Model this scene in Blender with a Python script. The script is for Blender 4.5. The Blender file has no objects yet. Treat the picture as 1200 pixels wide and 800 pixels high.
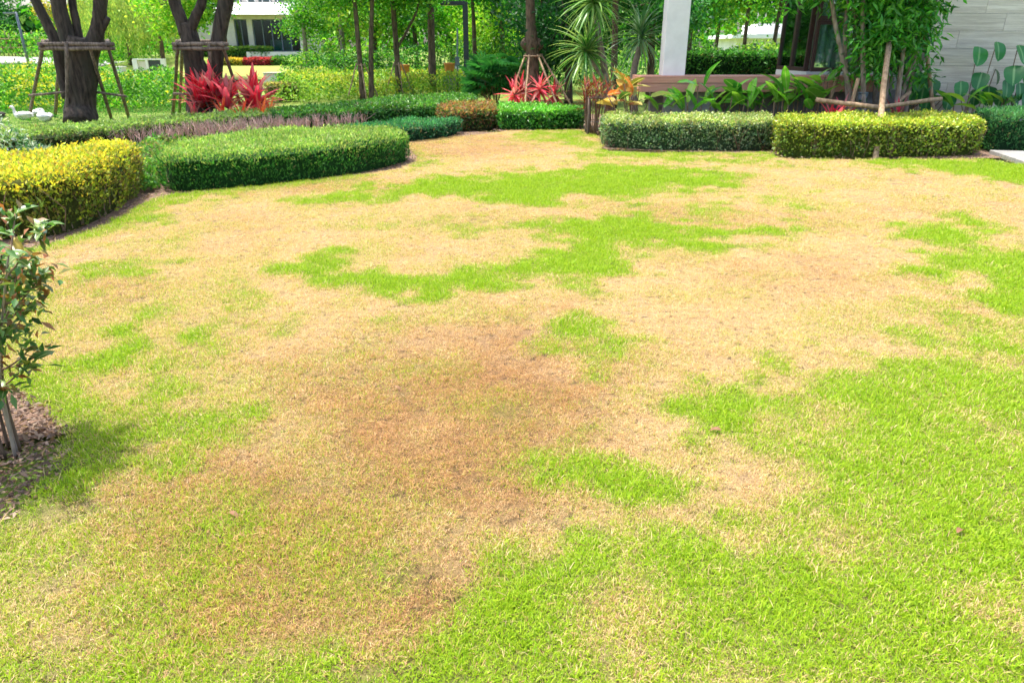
import bpy, math, random
import numpy as np
from mathutils import Vector, Matrix, Euler

# ------------------------------------------------------------------ camera, sky, sun, exposure
SC = bpy.context.scene
COL = SC.collection
R = math.radians
CAM_H, FPX, PITCH = 1.6, 820.0, R(22.7)
cam_d = bpy.data.cameras.new('camera'); cam = bpy.data.objects.new('camera', cam_d); COL.objects.link(cam)
cam.location = (0, 0, CAM_H); cam.rotation_euler = (R(90) - PITCH, 0, 0)
cam_d.sensor_width = 36; cam_d.lens = FPX / 1200 * 36; cam_d.clip_end = 2000; cam_d.clip_start = 0.05
cam_d.dof.use_dof = True; cam_d.dof.focus_distance = 3.6; cam_d.dof.aperture_fstop = 5.6
SC.camera = cam
SUN_EL, SUN_AZ = R(73), R(-62)          # azimuth measured from +Y towards +X: behind and to the left
w = bpy.data.worlds.new('World'); SC.world = w; w.use_nodes = True
wn = w.node_tree; bg = wn.nodes['Background']
sky = wn.nodes.new('ShaderNodeTexSky'); sky.sky_type = 'NISHITA'; sky.sun_disc = False
sky.sun_elevation = SUN_EL; sky.sun_rotation = SUN_AZ; sky.dust_density = 4.0; sky.air_density = 0.85
wn.links.new(sky.outputs[0], bg.inputs[0]); bg.inputs[1].default_value = 0.15
sd = Vector((math.sin(SUN_AZ) * math.cos(SUN_EL), math.cos(SUN_AZ) * math.cos(SUN_EL), math.sin(SUN_EL)))
sl = bpy.data.lights.new('sun', 'SUN'); sl.energy = 2.4; sl.angle = R(1.2); sl.color = (1, 0.95, 0.86)
so = bpy.data.objects.new('sun', sl); COL.objects.link(so); so.rotation_euler = sd.to_track_quat('Z', 'Y').to_euler()
so.location = (-10, 10, 30)
SC.view_settings.view_transform = 'Standard'; SC.view_settings.look = 'None'
SC.view_settings.exposure = 1.6; SC.view_settings.gamma = 1; SC.view_settings.use_curve_mapping = False
SC.render.engine = 'CYCLES'; SC.cycles.use_denoising = True
SC.cycles.max_bounces = 6; SC.cycles.diffuse_bounces = 3; SC.cycles.transmission_bounces = 4; SC.cycles.transparent_max_bounces = 6
SC.cycles.use_adaptive_sampling = True; SC.cycles.adaptive_threshold = 0.02

rng = np.random.default_rng(7); random.seed(7)

# ------------------------------------------------------------------ measuring helpers
FW = np.array([0, math.cos(PITCH), -math.sin(PITCH)]); UP = np.array([0, math.sin(PITCH), math.cos(PITCH)])
def ray(px, py):
    return FW + np.array([1, 0, 0]) * (px - 600) / FPX + UP * (400 - py) / FPX
def P(px, py, z=0.0):                   # ground point (at height z) seen at a pixel of the photograph
    d = ray(px, py); t = (z - CAM_H) / d[2]
    return np.array([d[0] * t, d[1] * t, z])
def D(px, py, Y):                       # point at distance Y
    d = ray(px, py); t = Y / d[1]
    return np.array([d[0] * t, Y, CAM_H + d[2] * t])
def pixel(x, y, z=0.0):
    v = np.stack([x, y, np.zeros_like(x) + z - CAM_H], -1)
    f = v @ FW; u = v @ UP
    return 600 + FPX * v[..., 0] / f, 400 - FPX * u / f
def sstep(t): t = np.clip(t, 0, 1); return t * t * (3 - 2 * t)
def terrain(x, y):
    left = np.interp(y, [36, 49, 60, 70], [0, .2, .95, 1.35])
    mid = np.interp(y, [38, 46, 50, 70], [0, .6, 1.3, 1.35])
    k = sstep((x + 30) / 8)
    z = left * (1 - k) + mid * k
    return z * (1 - sstep((x + 9) / 9))

# ------------------------------------------------------------------ noise
_perm = rng.random((256, 256))
def vnoise(x, y, s=1.0, o=0):
    x = np.asarray(x, float) * s + o * 17.3; y = np.asarray(y, float) * s + o * 9.1
    xi = np.floor(x).astype(int); yi = np.floor(y).astype(int); fx = x - xi; fy = y - yi
    fx = fx * fx * (3 - 2 * fx); fy = fy * fy * (3 - 2 * fy)
    g = lambda a, b: _perm[a % 256, b % 256]
    return (g(xi, yi) * (1 - fx) + g(xi + 1, yi) * fx) * (1 - fy) + (g(xi, yi + 1) * (1 - fx) + g(xi + 1, yi + 1) * fx) * fy
def fbm(x, y, s=1.0, o=0, n=4):
    t = 0; a = .5; k = 0
    for i in range(n): t = t + a * vnoise(x, y, s, o + i); k += a; a *= .5; s *= 2.1
    return t / k

# ------------------------------------------------------------------ materials
def lin(c):
    c = np.asarray(c, float) / 255
    return np.where(c <= .04045, c / 12.92, ((c + .055) / 1.055) ** 2.4)
def A(r, g, b, k=.72):                   # albedo from a photographed tone
    return tuple(np.clip(lin((r, g, b)) * k, .002, .85))
def newmat(name):
    m = bpy.data.materials.new(name); m.use_nodes = True
    return m, m.node_tree, m.node_tree.nodes['Principled BSDF']
def nnode(t, kind, **kw):
    n = t.nodes.new(kind)
    for k, v in kw.items(): setattr(n, k, v)
    return n
def mixc(t, a, b, f, mode='MIX'):
    n = t.nodes.new('ShaderNodeMix'); n.data_type = 'RGBA'; n.blend_type = mode
    for s, v in ((6, a), (7, b), (0, f)):
        if isinstance(v, bpy.types.NodeSocket): t.links.new(v, n.inputs[s])
        else: n.inputs[s].default_value = v if s == 0 else (*v[:3], 1)
    return n.outputs[2]
def mth(t, op, a, b=0.0, clamp=False):
    n = t.nodes.new('ShaderNodeMath'); n.operation = op; n.use_clamp = clamp
    for s, v in ((0, a), (1, b)):
        if isinstance(v, bpy.types.NodeSocket): t.links.new(v, n.inputs[s])
        else: n.inputs[s].default_value = v
    return n.outputs[0]
def rampv(t, f, lo, hi):
    n = t.nodes.new('ShaderNodeMapRange'); n.interpolation_type = 'SMOOTHSTEP'
    t.links.new(f, n.inputs[0]); n.inputs[1].default_value = lo; n.inputs[2].default_value = hi
    return n.outputs[0]
def noisef(t, scale, detail=4, vec=None, rough=.6):
    n = t.nodes.new('ShaderNodeTexNoise'); n.inputs['Scale'].default_value = scale; n.inputs['Detail'].default_value = detail
    n.inputs['Roughness'].default_value = rough
    if vec is not None: t.links.new(vec, n.inputs['Vector'])
    return n.outputs[0]
def objco(t): return t.nodes.new('ShaderNodeTexCoord').outputs['Object']
def geopos(t): return t.nodes.new('ShaderNodeNewGeometry').outputs['Position']
def bumpto(t, bs, h, strength, dist):
    b = t.nodes.new('ShaderNodeBump'); b.inputs['Strength'].default_value = strength; b.inputs['Distance'].default_value = dist
    t.links.new(h, b.inputs['Height']); t.links.new(b.outputs[0], bs.inputs['Normal'])
def leafify(t, bs, colsock, trans, tgain=1.25, tb=.55):
    tr = t.nodes.new('ShaderNodeBsdfTranslucent'); mx = t.nodes.new('ShaderNodeMixShader')
    c2 = mixc(t, colsock, (tgain, tgain, tgain * tb), 1.0, 'MULTIPLY')
    t.links.new(colsock, bs.inputs['Base Color']); t.links.new(c2, tr.inputs['Color'])
    mx.inputs[0].default_value = trans
    t.links.new(bs.outputs[0], mx.inputs[1]); t.links.new(tr.outputs[0], mx.inputs[2])
    t.links.new(mx.outputs[0], t.nodes['Material Output'].inputs['Surface'])
def mat_leafcloud(name, rough=.5, trans=.35, spec=.35):
    m, t, bs = newmat(name)
    a = nnode(t, 'ShaderNodeAttribute', attribute_name='col')
    bs.inputs['Roughness'].default_value = rough; bs.inputs['Specular IOR Level'].default_value = spec
    leafify(t, bs, a.outputs['Color'], trans); return m
def mat_bigleaf(name, cols, rough=.4, trans=.35, rib=None, spec=.4, tb=.55):
    """whole-leaf colours picked at random per leaf, with veins and a paler midrib"""
    m, t, bs = newmat(name)
    oi = t.nodes.new('ShaderNodeObjectInfo'); rp = t.nodes.new('ShaderNodeValToRGB')
    e = rp.color_ramp.elements
    while len(e) < len(cols): e.new(.5)
    for i, c in enumerate(cols): e[i].position = i / max(1, len(cols) - 1); e[i].color = (*c, 1)
    t.links.new(oi.outputs['Random'], rp.inputs[0])
    c = mixc(t, rp.outputs[0], (1.25, 1.2, 1.1), rampv(t, noisef(t, 9, 3, objco(t)), .35, .75), 'MULTIPLY')
    if rib:
        a = nnode(t, 'ShaderNodeAttribute', attribute_name='across')
        k = rampv(t, a.outputs['Fac'], .82, .97); c = mixc(t, c, rib, k)
    bs.inputs['Roughness'].default_value = rough; bs.inputs['Specular IOR Level'].default_value = spec
    leafify(t, bs, c, trans, 1.25, tb); return m
def mat_noise(name, c1, c2, scale=8, rough=.8, bump=.3, bdist=.01, stretch=(1, 1, 1), c3=None, spec=.3, detail=5):
    m, t, bs = newmat(name)
    mp = t.nodes.new('ShaderNodeMapping'); mp.inputs['Scale'].default_value = stretch
    t.links.new(objco(t), mp.inputs['Vector'])
    n = noisef(t, scale, detail, mp.outputs[0]); c = mixc(t, c1, c2, rampv(t, n, .3, .7))
    if c3: c = mixc(t, c, c3, rampv(t, noisef(t, scale * .23, 3, mp.outputs[0]), .45, .7))
    t.links.new(c, bs.inputs['Base Color']); bs.inputs['Roughness'].default_value = rough
    bs.inputs['Specular IOR Level'].default_value = spec
    if bump: bumpto(t, bs, n, bump, bdist)
    return m
M = {}
M['leaf'] = mat_leafcloud('leaf', .5, .42)
M['gloss_leaf'] = mat_leafcloud('glossy_leaf', .38, .3, .5)
M['bark_dark'] = mat_noise('dark_bark', (.022, .016, .012), (.10, .074, .055), 14, .9, .9, .03, (1, 1, .18), (.05, .045, .032))
M['bark'] = mat_noise('brown_bark', (.05, .032, .022), (.19, .13, .085), 16, .9, .8, .015, (1, 1, .3), (.10, .075, .05))
M['bark_grey'] = mat_noise('grey_bark', (.17, .13, .10), (.38, .31, .25), 18, .9, .6, .01, (1, 1, .4))
M['pole'] = mat_noise('weathered_pole', (.22, .14, .08), (.48, .34, .21), 22, .85, .4, .004, (1, 1, .1))
M['pole_dark'] = mat_noise('old_pole', (.08, .06, .045), (.26, .2, .15), 22, .9, .5, .005, (1, 1, .1))
M['twig'] = mat_noise('twig', (.14, .09, .055), (.28, .19, .12), 30, .9, .2)
M['drytwig'] = mat_noise('dry_twig', (.38, .24, .19), (.62, .45, .36), 30, .9, .2)
M['core'] = mat_noise('hedge_shade', (.025, .045, .012), (.06, .075, .03), 30, 1, .8, .03)
M['white'] = mat_noise('white_render', (.70, .69, .67), (.80, .79, .77), 3, .7, .12, .002, c3=(.66, .65, .61))
M['whiteroof'] = mat_noise('white_roof', (.76, .76, .76), (.82, .82, .82), 2, .6, .05)
M['cream'] = mat_noise('cream_wall', (.58, .53, .46), (.68, .63, .55), 4, .8, .1)
M['grey'] = mat_noise('grey_concrete', (.30, .29, .27), (.42, .41, .38), 9, .9, .25, .004)
M['darkmetal'] = mat_noise('dark_metal', (.022, .028, .036), (.04, .05, .06), 20, .45, .05, spec=.5)
M['greymetal'] = mat_noise('blue_grey_metal', (.10, .13, .16), (.15, .18, .22), 20, .5, .05, spec=.5)
M['brownframe'] = mat_noise('brown_frame', (.06, .032, .028), (.085, .045, .04), 12, .45, .05, spec=.5)
M['deck'] = mat_noise('deck_board', (.46, .215, .145), (.60, .31, .215), 7, .6, .25, .003, (.25, 4, 4), (.52, .26, .18))
M['road'] = mat_noise('road', (.24, .235, .23), (.32, .31, .30), 5, .9, .2)
M['slate'] = mat_noise('slate', (.20, .20, .19), (.33, .32, .30), 7, .8, .3, .004, (1, 4, 1))
M['interior'] = mat_noise('interior', (.05, .075, .075), (.09, .12, .12), .8, .9, 0)
M['curtain'] = mat_noise('curtain', (.60, .76, .73), (.78, .88, .85), 3, .9, .2, .02, (9, 9, .2))
M['soil'] = mat_noise('soil', (.11, .07, .05), (.29, .19, .135), 26, 1, 1, .03, c3=(.19, .135, .10))
M['goosewhite'] = mat_noise('white_feather', (.60, .58, .53), (.80, .79, .76), 14, .8, .3, .006)
M['goosedark'] = mat_noise('dark_feather', (.02, .018, .016), (.06, .05, .045), 14, .8, .3, .006)
M['beak'] = mat_noise('beak', (.62, .22, .04), (.7, .3, .07), 10, .5, 0)
M['pot'] = mat_noise('grey_pot', (.10, .13, .15), (.17, .2, .22), 14, .6, .2)
M['purple'] = mat_noise('purple_petal', (.25, .14, .62), (.36, .24, .75), 10, .6, 0)
M['brick'] = mat_noise('brown_wall', (.18, .07, .035), (.3, .13, .07), 10, .8, .2)
def mat_glass(name='window_glass', refl=.02, tint=(.42, .66, .63, 1)):
    m, t, bs = newmat(name)
    gl = t.nodes.new('ShaderNodeBsdfGlossy'); gl.inputs['Roughness'].default_value = .03; gl.inputs['Color'].default_value = (.9, 1, .97, 1)
    tr = t.nodes.new('ShaderNodeBsdfTransparent'); tr.inputs['Color'].default_value = tint
    fr = t.nodes.new('ShaderNodeFresnel'); fr.inputs[0].default_value = 1.5
    f = mth(t, 'ADD', fr.outputs[0], refl, True)
    mx = t.nodes.new('ShaderNodeMixShader'); t.links.new(f, mx.inputs[0]); t.links.new(tr.outputs[0], mx.inputs[1]); t.links.new(gl.outputs[0], mx.inputs[2])
    t.links.new(mx.outputs[0], t.nodes['Material Output'].inputs['Surface']); return m
M['glass'] = mat_glass(); M['clearglass'] = mat_glass('clear_glass', .22, (.80, .95, .91, 1))
def mat_travertine():
    m, t, bs = newmat('travertine')
    mp = t.nodes.new('ShaderNodeMapping'); mp.inputs['Scale'].default_value = (.5, .5, 11); t.links.new(objco(t), mp.inputs[0])
    oi = t.nodes.new('ShaderNodeObjectInfo')
    of = t.nodes.new('ShaderNodeVectorMath'); of.operation = 'ADD'
    t.links.new(mp.outputs[0], of.inputs[0])
    cx = t.nodes.new('ShaderNodeCombineXYZ'); sc = mth(t, 'MULTIPLY', oi.outputs['Random'], 60); t.links.new(sc, cx.inputs[0]); t.links.new(sc, cx.inputs[2])
    t.links.new(cx.outputs[0], of.inputs[1])
    n = noisef(t, 1.3, 5, of.outputs[0], .8)
    c = mixc(t, (.53, .465, .38), (.82, .75, .64), rampv(t, n, .32, .68))
    k = mth(t, 'MULTIPLY_ADD', oi.outputs['Random'], .16); t.nodes[-1].inputs[2].default_value = .86
    c = mixc(t, (0, 0, 0), c, k)
    t.links.new(c, bs.inputs['Base Color']); bs.inputs['Roughness'].default_value = .45
    bumpto(t, bs, n, .15, .003); return m
M['travertine'] = mat_travertine()

def mat_lawnbase():
    m, t, bs = newmat('lawn_thatch')
    g = nnode(t, 'ShaderNodeAttribute', attribute_name='green'); b = nnode(t, 'ShaderNodeAttribute', attribute_name='brown')
    p = geopos(t); n1 = noisef(t, 90, 5, p, .75); n2 = noisef(t, 9, 4, p)
    straw = mixc(t, (.20, .135, .07), (.46, .33, .18), rampv(t, n1, .3, .7))
    brn = mixc(t, (.11, .06, .03), (.30, .17, .08), rampv(t, n1, .3, .7))
    gr = mixc(t, (.06, .09, .015), (.16, .21, .035), rampv(t, n1, .3, .7))
    c = mixc(t, straw, brn, b.outputs['Fac'])
    c = mixc(t, c, gr, mth(t, 'MULTIPLY', g.outputs['Fac'], .9))
    c = mixc(t, c, (.05, .035, .02), mth(t, 'MULTIPLY', rampv(t, noisef(t, 20, 4, p), .52, .66), .75))
    t.links.new(c, bs.inputs['Base Color']); bs.inputs['Roughness'].default_value = 1; bs.inputs['Specular IOR Level'].default_value = .1
    bumpto(t, bs, n1, .8, .02); return m
M['lawnbase'] = mat_lawnbase()
def mat_blade():
    m, t, bs = newmat('grass_blade')
    g = nnode(t, 'ShaderNodeAttribute', attribute_name='green', attribute_type='INSTANCER')
    b = nnode(t, 'ShaderNodeAttribute', attribute_name='brown', attribute_type='INSTANCER')
    r = nnode(t, 'ShaderNodeAttribute', attribute_name='rnd'); r2 = nnode(t, 'ShaderNodeAttribute', attribute_name='rnd2')
    isg = rampv(t, mth(t, 'SUBTRACT', g.outputs['Fac'], r.outputs['Fac']), -.06, .06)
    straw = mixc(t, (.57, .40, .195), (.81, .625, .36), r2.outputs['Fac'])
    brn = mixc(t, (.40, .215, .095), (.70, .45, .215), r2.outputs['Fac'])
    isb = rampv(t, mth(t, 'SUBTRACT', b.outputs['Fac'], mth(t, 'FRACT', mth(t, 'MULTIPLY', r.outputs['Fac'], 7.31))), -.15, .15)
    dead = mixc(t, straw, brn, isb)
    gr = mixc(t, (.18, .35, .009), (.40, .54, .022), r2.outputs['Fac'])
    # lush patches are purer green, thin ones yellower
    gr = mixc(t, mixc(t, gr, (1.18, 1.0, 1.2), 1.0, 'MULTIPLY'), gr, rampv(t, g.outputs['Fac'], .35, .9))
    c = mixc(t, dead, gr, isg)
    bs.inputs['Roughness'].default_value = .5; bs.inputs['Specular IOR Level'].default_value = .25
    leafify(t, bs, c, .35, 1.15); return m
M['blade'] = mat_blade()
def mat_ground():
    m, t, bs = newmat('ground_grass')
    p = geopos(t); n1 = noisef(t, 1.2, 5, p); n2 = noisef(t, 22, 4, p)
    c = mixc(t, (.07, .13, .015), (.19, .27, .03), rampv(t, n2, .3, .7))
    c = mixc(t, c, (.26, .31, .05), rampv(t, n1, .45, .75))
    t.links.new(c, bs.inputs['Base Color']); bs.inputs['Roughness'].default_value = 1; bumpto(t, bs, n2, .8, .05); return m
M['ground'] = mat_ground()
M['farlawn'] = mat_noise('sunny_lawn', (.20, .25, .05), (.29, .32, .08), 3, 1, .6, .03)

# ------------------------------------------------------------------ mesh helpers
def link(o, parent=None, **props):
    COL.objects.link(o)
    if parent is not None: o.parent = parent
    for k, v in props.items():
        if v is not None: o[k] = v
    return o
def thing(name, label, cat, loc=(0, 0, 0), group=None, kind=None):
    o = bpy.data.objects.new(name, None); o.empty_display_size = .2
    o.location = loc
    return link(o, None, label=label, category=cat, group=group, kind=kind)
class MB:
    def __init__(s): s.v = []; s.f = []
    def box(s, c, size, rz=0.0):
        cx, cy, cz = c; hx, hy, hz = (q / 2 for q in size); b = len(s.v); co, si = math.cos(rz), math.sin(rz)
        for dz in (-hz, hz):
            for dx, dy in ((-hx, -hy), (hx, -hy), (hx, hy), (-hx, hy)):
                s.v.append((cx + dx * co - dy * si, cy + dx * si + dy * co, cz + dz))
        s.f += [tuple(b + i for i in q) for q in ((3, 2, 1, 0), (4, 5, 6, 7), (0, 1, 5, 4), (1, 2, 6, 5), (2, 3, 7, 6), (3, 0, 4, 7))]
        return s
    def tube(s, pts, rad, n=8, wob=0.0, cap=True, squash=None):
        pts = [Vector(p) for p in pts]; b = len(s.v); k = len(pts)
        if not hasattr(rad, '__len__'): rad = [rad] * k
        ref = None
        for i, p in enumerate(pts):
            d = (pts[min(i + 1, k - 1)] - pts[max(i - 1, 0)]).normalized()
            if ref is None: ref = Vector((1, 0, 0)) if abs(d.x) < .8 else Vector((0, 1, 0))
            u = (ref - d * ref.dot(d)).normalized(); vv = d.cross(u); ref = u
            sq = squash[i] if squash else (1, 1)
            for j in range(n):
                a = 2 * math.pi * j / n; r = rad[i] * (1 + (random.random() - .5) * wob)
                q = p + u * (math.cos(a) * r * sq[0]) + vv * (math.sin(a) * r * sq[1]); s.v.append(tuple(q))
        for i in range(k - 1):
            for j in range(n):
                s.f.append((b + i * n + j, b + i * n + (j + 1) % n, b + (i + 1) * n + (j + 1) % n, b + (i + 1) * n + j))
        if cap:
            s.f.append(tuple(b + j for j in reversed(range(n)))); s.f.append(tuple(b + (k - 1) * n + j for j in range(n)))
        return s
    def prism(s, poly, z0, z1):
        b = len(s.v); n = len(poly)
        for z in (z0, z1): s.v += [(p[0], p[1], z) for p in poly]
        s.f.append(tuple(b + i for i in reversed(range(n)))); s.f.append(tuple(b + n + i for i in range(n)))
        for i in range(n): j = (i + 1) % n; s.f.append((b + i, b + j, b + n + j, b + n + i))
        return s
    def mesh(s, name, mat, smooth=False):
        me = bpy.data.meshes.new(name); me.from_pydata(s.v, [], s.f); me.update()
        if mat: me.materials.append(mat)
        if smooth: me.polygons.foreach_set('use_smooth', [True] * len(me.polygons))
        return me
    def build(s, name, mat, parent=None, smooth=False, bevel=0, **props):
        o = bpy.data.objects.new(name, s.mesh(name, mat, smooth)); link(o, parent, **props)
        if parent is not None:      # vertices were given in world space
            o.matrix_parent_inverse = Matrix.Translation(-parent_world(parent))
        if bevel:
            md = o.modifiers.new('bevel', 'BEVEL'); md.width = bevel; md.segments = 2
        return o
def parent_world(p):
    v = Vector((0, 0, 0))
    while p is not None:
        v = v + p.location
        if p.parent is not None: v = v + p.matrix_parent_inverse.translation
        p = p.parent
    return v
def catmull(pts, n=6, closed=False):
    pts = [np.asarray(p, float) for p in pts]; k = len(pts); out = []
    for i in range(k if closed else k - 1):
        if closed: a, b, c, d = (pts[(i + j) % k] for j in (-1, 0, 1, 2))
        else: a, b, c, d = pts[max(i - 1, 0)], pts[i], pts[i + 1], pts[min(i + 2, k - 1)]
        for q in range(n):
            t = q / n
            out.append(.5 * ((2 * b) + (c - a) * t + (2 * a - 5 * b + 4 * c - d) * t * t + (3 * b - a - 3 * c + d) * t ** 3))
    if not closed: out.append(pts[-1])
    return out
def unit(v): return v / np.maximum(np.linalg.norm(v, axis=-1, keepdims=True), 1e-9)
def npmesh(name, V, F, mat, attrs=None, smooth=False):
    me = bpy.data.meshes.new(name); nv, nf, k = len(V), len(F), F.shape[1]
    me.vertices.add(nv); me.vertices.foreach_set('co', np.ascontiguousarray(V, np.float32).ravel())
    me.loops.add(nf * k); me.loops.foreach_set('vertex_index', np.ascontiguousarray(F, np.int32).ravel())
    me.polygons.add(nf); me.polygons.foreach_set('loop_start', np.arange(0, nf * k, k, dtype=np.int32))
    if smooth: me.polygons.foreach_set('use_smooth', np.ones(nf, bool))
    me.update(calc_edges=True)
    for an, av in (attrs or {}).items():
        if av.ndim == 2:
            at = me.attributes.new(an, 'FLOAT_COLOR', 'POINT'); c4 = np.ones((nv, 4), np.float32); c4[:, :3] = av; at.data.foreach_set('color', c4.ravel())
        else:
            at = me.attributes.new(an, 'FLOAT', 'POINT'); at.data.foreach_set('value', av.astype(np.float32))
    if mat: me.materials.append(mat)
    return me
def leafcloud(name, pos, axis, nrm, L, W, col, mat, parent=None, fold=.18, droop=.12, **props):
    """many small folded leaves: pos, axis, normal and colour per leaf"""
    n = len(pos); L = np.broadcast_to(np.asarray(L, float), (n,))[:, None]; W = np.broadcast_to(np.asarray(W, float), (n,))[:, None]
    axis = unit(axis); side = unit(np.cross(axis, nrm)); nr = np.cross(side, axis)
    V = np.stack([pos, pos + axis * L * .45 - side * W * .5 + nr * W * fold, pos + axis * L - nr * L * droop,
                  pos + axis * L * .45 + side * W * .5 + nr * W * fold], 1).reshape(-1, 3)
    b = np.arange(n)[:, None] * 4
    F = np.concatenate([b + np.array([[0, 2, 1]]), b + np.array([[0, 3, 2]])], 1).reshape(-1, 3)
    me = npmesh(name, V, F, mat, {'col': np.repeat(col, 4, 0)})
    o = bpy.data.objects.new(name, me); link(o, parent, **props)
    if parent is not None: o.matrix_parent_inverse = Matrix.Translation(-parent_world(parent))
    return o
def rdir(n): return unit(rng.normal(size=(n, 3)))
def pick(pal, n, jit=.18):
    pal = np.array(pal); c = pal[rng.integers(0, len(pal), n)]
    c2 = pal[rng.integers(0, len(pal), n)]; f = rng.random((n, 1)) * .5
    return np.clip((c * (1 - f) + c2 * f) * (1 + rng.normal(size=(n, 1)) * jit), .003, .9)
def inpoly(x, y, poly):
    poly = np.asarray(poly)[:, :2]; r = np.zeros(np.shape(x), bool); n = len(poly); j = n - 1
    for i in range(n):
        xi, yi = poly[i]; xj, yj = poly[j]
        c = ((yi > y) != (yj > y)) & (x < (xj - xi) * (y - yi) / (yj - yi + 1e-12) + xi); r ^= c; j = i
    return r
def polydist(x, y, poly):
    """signed distance, positive inside"""
    poly = np.asarray(poly, float)[:, :2]; d = np.full(np.shape(x), 1e9); n = len(poly)
    for i in range(n):
        a = poly[i]; b = poly[(i + 1) % n]; e = b - a; l2 = e @ e + 1e-12
        t = np.clip(((x - a[0]) * e[0] + (y - a[1]) * e[1]) / l2, 0, 1)
        d = np.minimum(d, np.hypot(x - a[0] - t * e[0], y - a[1] - t * e[1]))
    return np.where(inpoly(x, y, poly), d, -d)
# palettes (albedo)
PG = [A(70, 140, 40), A(95, 165, 50), A(45, 110, 35), A(120, 185, 60)]
PGD = [A(50, 120, 48), A(75, 150, 60), A(38, 95, 40), A(95, 170, 72)]
PGB = [A(125, 200, 45, .8), A(170, 220, 60, .8), A(90, 175, 40, .8), A(200, 225, 85, .8)]
PY = [A(240, 228, 65, .75), A(215, 215, 55, .75), A(245, 205, 55, .7), A(175, 200, 55, .75), A(140, 175, 50, .7)]
PYG = [A(150, 170, 45), A(110, 150, 40), A(180, 175, 60), A(130, 120, 60)]
PTREE = [A(75, 165, 45, .78), A(115, 195, 50, .78), A(160, 215, 65, .78), A(50, 125, 40, .78)]
PTREE2 = [A(45, 125, 60), A(70, 150, 70), A(35, 95, 50), A(95, 170, 80)]
PWIL = [A(190, 215, 110, .78), A(160, 200, 95, .78), A(210, 220, 110, .78), A(130, 180, 80, .78)]

# ------------------------------------------------------------------ ground, road
gx = np.concatenate([np.arange(-400, -60, 40), np.arange(-60, 61, 2), np.arange(100, 401, 40)]).astype(float)
gy = np.concatenate([np.arange(-60, 0, 20), np.arange(0, 81, 1), np.arange(100, 601, 50)]).astype(float)
X, Y = np.meshgrid(gx, gy); Z = terrain(X, Y) - .05
nx, ny = len(gx), len(gy); idx = np.arange(nx * ny).reshape(ny, nx)
F = np.stack([idx[:-1, :-1], idx[:-1, 1:], idx[1:, 1:], idx[1:, :-1]], -1).reshape(-1, 4)
o = bpy.data.objects.new('ground', npmesh('ground', np.stack([X, Y, Z], -1).reshape(-1, 3), F, M['ground'], smooth=True))
link(o, None, kind='structure', label='green grassy ground stretching away behind the garden', category='ground')
def sheet(name, poly, lift, mat, label, cat, step=1.0):
    """a ground-hugging sheet over a convex-ish polygon"""
    poly = np.asarray(poly)[:, :2]; x0, y0 = poly.min(0); x1, y1 = poly.max(0)
    n = len(poly); c = poly.mean(0); V = []; Fs = []
    rings = 8
    for r in range(rings + 1):
        for p in poly:
            q = c + (p - c) * max(r / rings, .001); V.append((q[0], q[1], float(terrain(q[0], q[1])) + lift))
    for r in range(rings):
        for i in range(n):
            j = (i + 1) % n; Fs.append((r * n + i, r * n + j, (r + 1) * n + j, (r + 1) * n + i))
    o = bpy.data.objects.new(name, npmesh(name, np.array(V), np.array(Fs), mat, smooth=True)); link(o, None, kind='structure', label=label, category=cat)
    return o
rd = [(-70, 57.5), (-52, 57.5), (-40, 55.5), (-33, 53.0), (-28, 50.5), (-26, 53), (-31, 57), (-40, 61), (-52, 63), (-70, 63)]
sheet('road', catmull(rd, 4, True), .0, M['road'], 'pale grey road curving behind the trees', 'road')
kerb = MB()
for a, b in zip(rd[:4], rd[1:5]):
    mx, my = (a[0] + b[0]) / 2, (a[1] + b[1]) / 2
    kerb.box((mx, my - .1, float(terrain(mx, my)) + .02), (math.dist(a, b), .15, .16), math.atan2(b[1] - a[1], b[0] - a[0]))
kerb.build('road_kerb', M['grey'], None, kind='structure')
fl = [P(262, 96), P(452, 95), (-8, 41, 0), (-9, 46, 0), (-13, 46.4, 0), (-21, 46.4, 0), (-22, 42, 0)]
sheet('far_lawn', fl, .03, M['farlawn'], 'bright yellow green lawn sloping up to the white house', 'lawn')
fl2 = [(-60, 45), (-36, 44), (-31, 47), (-31, 52), (-40, 54.8), (-60, 56.8)]
sheet('roadside_lawn', [np.array([*p, 0]) for p in fl2], .03, M['farlawn'], 'yellow green verge in front of the road', 'lawn')

# ------------------------------------------------------------------ lawn with its dry and green patches
LAWN = [P(-260, 830), P(-230, 690), P(-80, 650), P(0, 612), P(40, 592), P(72, 560), P(84, 525), P(72, 494), P(48, 472), P(20, 455), P(-60, 440), P(-200, 420),
        P(-330, 350), P(-90, 312), P(0, 298), P(62, 285), P(112, 270), P(150, 252), P(176, 236), P(205, 228), P(300, 219.5), P(400, 208), P(470, 197),
        P(488, 190), P(492, 183), P(480, 174), P(470, 167), P(505, 163), P(560, 158), P(600, 153.5), P(690, 153), P(702, 162), P(707, 179), P(760, 180),
        P(900, 179), P(912, 186), P(1000, 188), P(1150, 186), P(1172, 191), P(1240, 194), P(1420, 200), P(1700, 330), P(1700, 500), P(1500, 830)]
lx = np.arange(-10.5, 12.6, .05); ly = np.arange(.5, 16.2, .05)
X, Y = np.meshgrid(lx, ly)
wob = (fbm(X, Y, 3, 3) - .5) * .10
sdist = polydist(X, Y, np.array(LAWN)) + wob
keep = sdist > -.04
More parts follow.
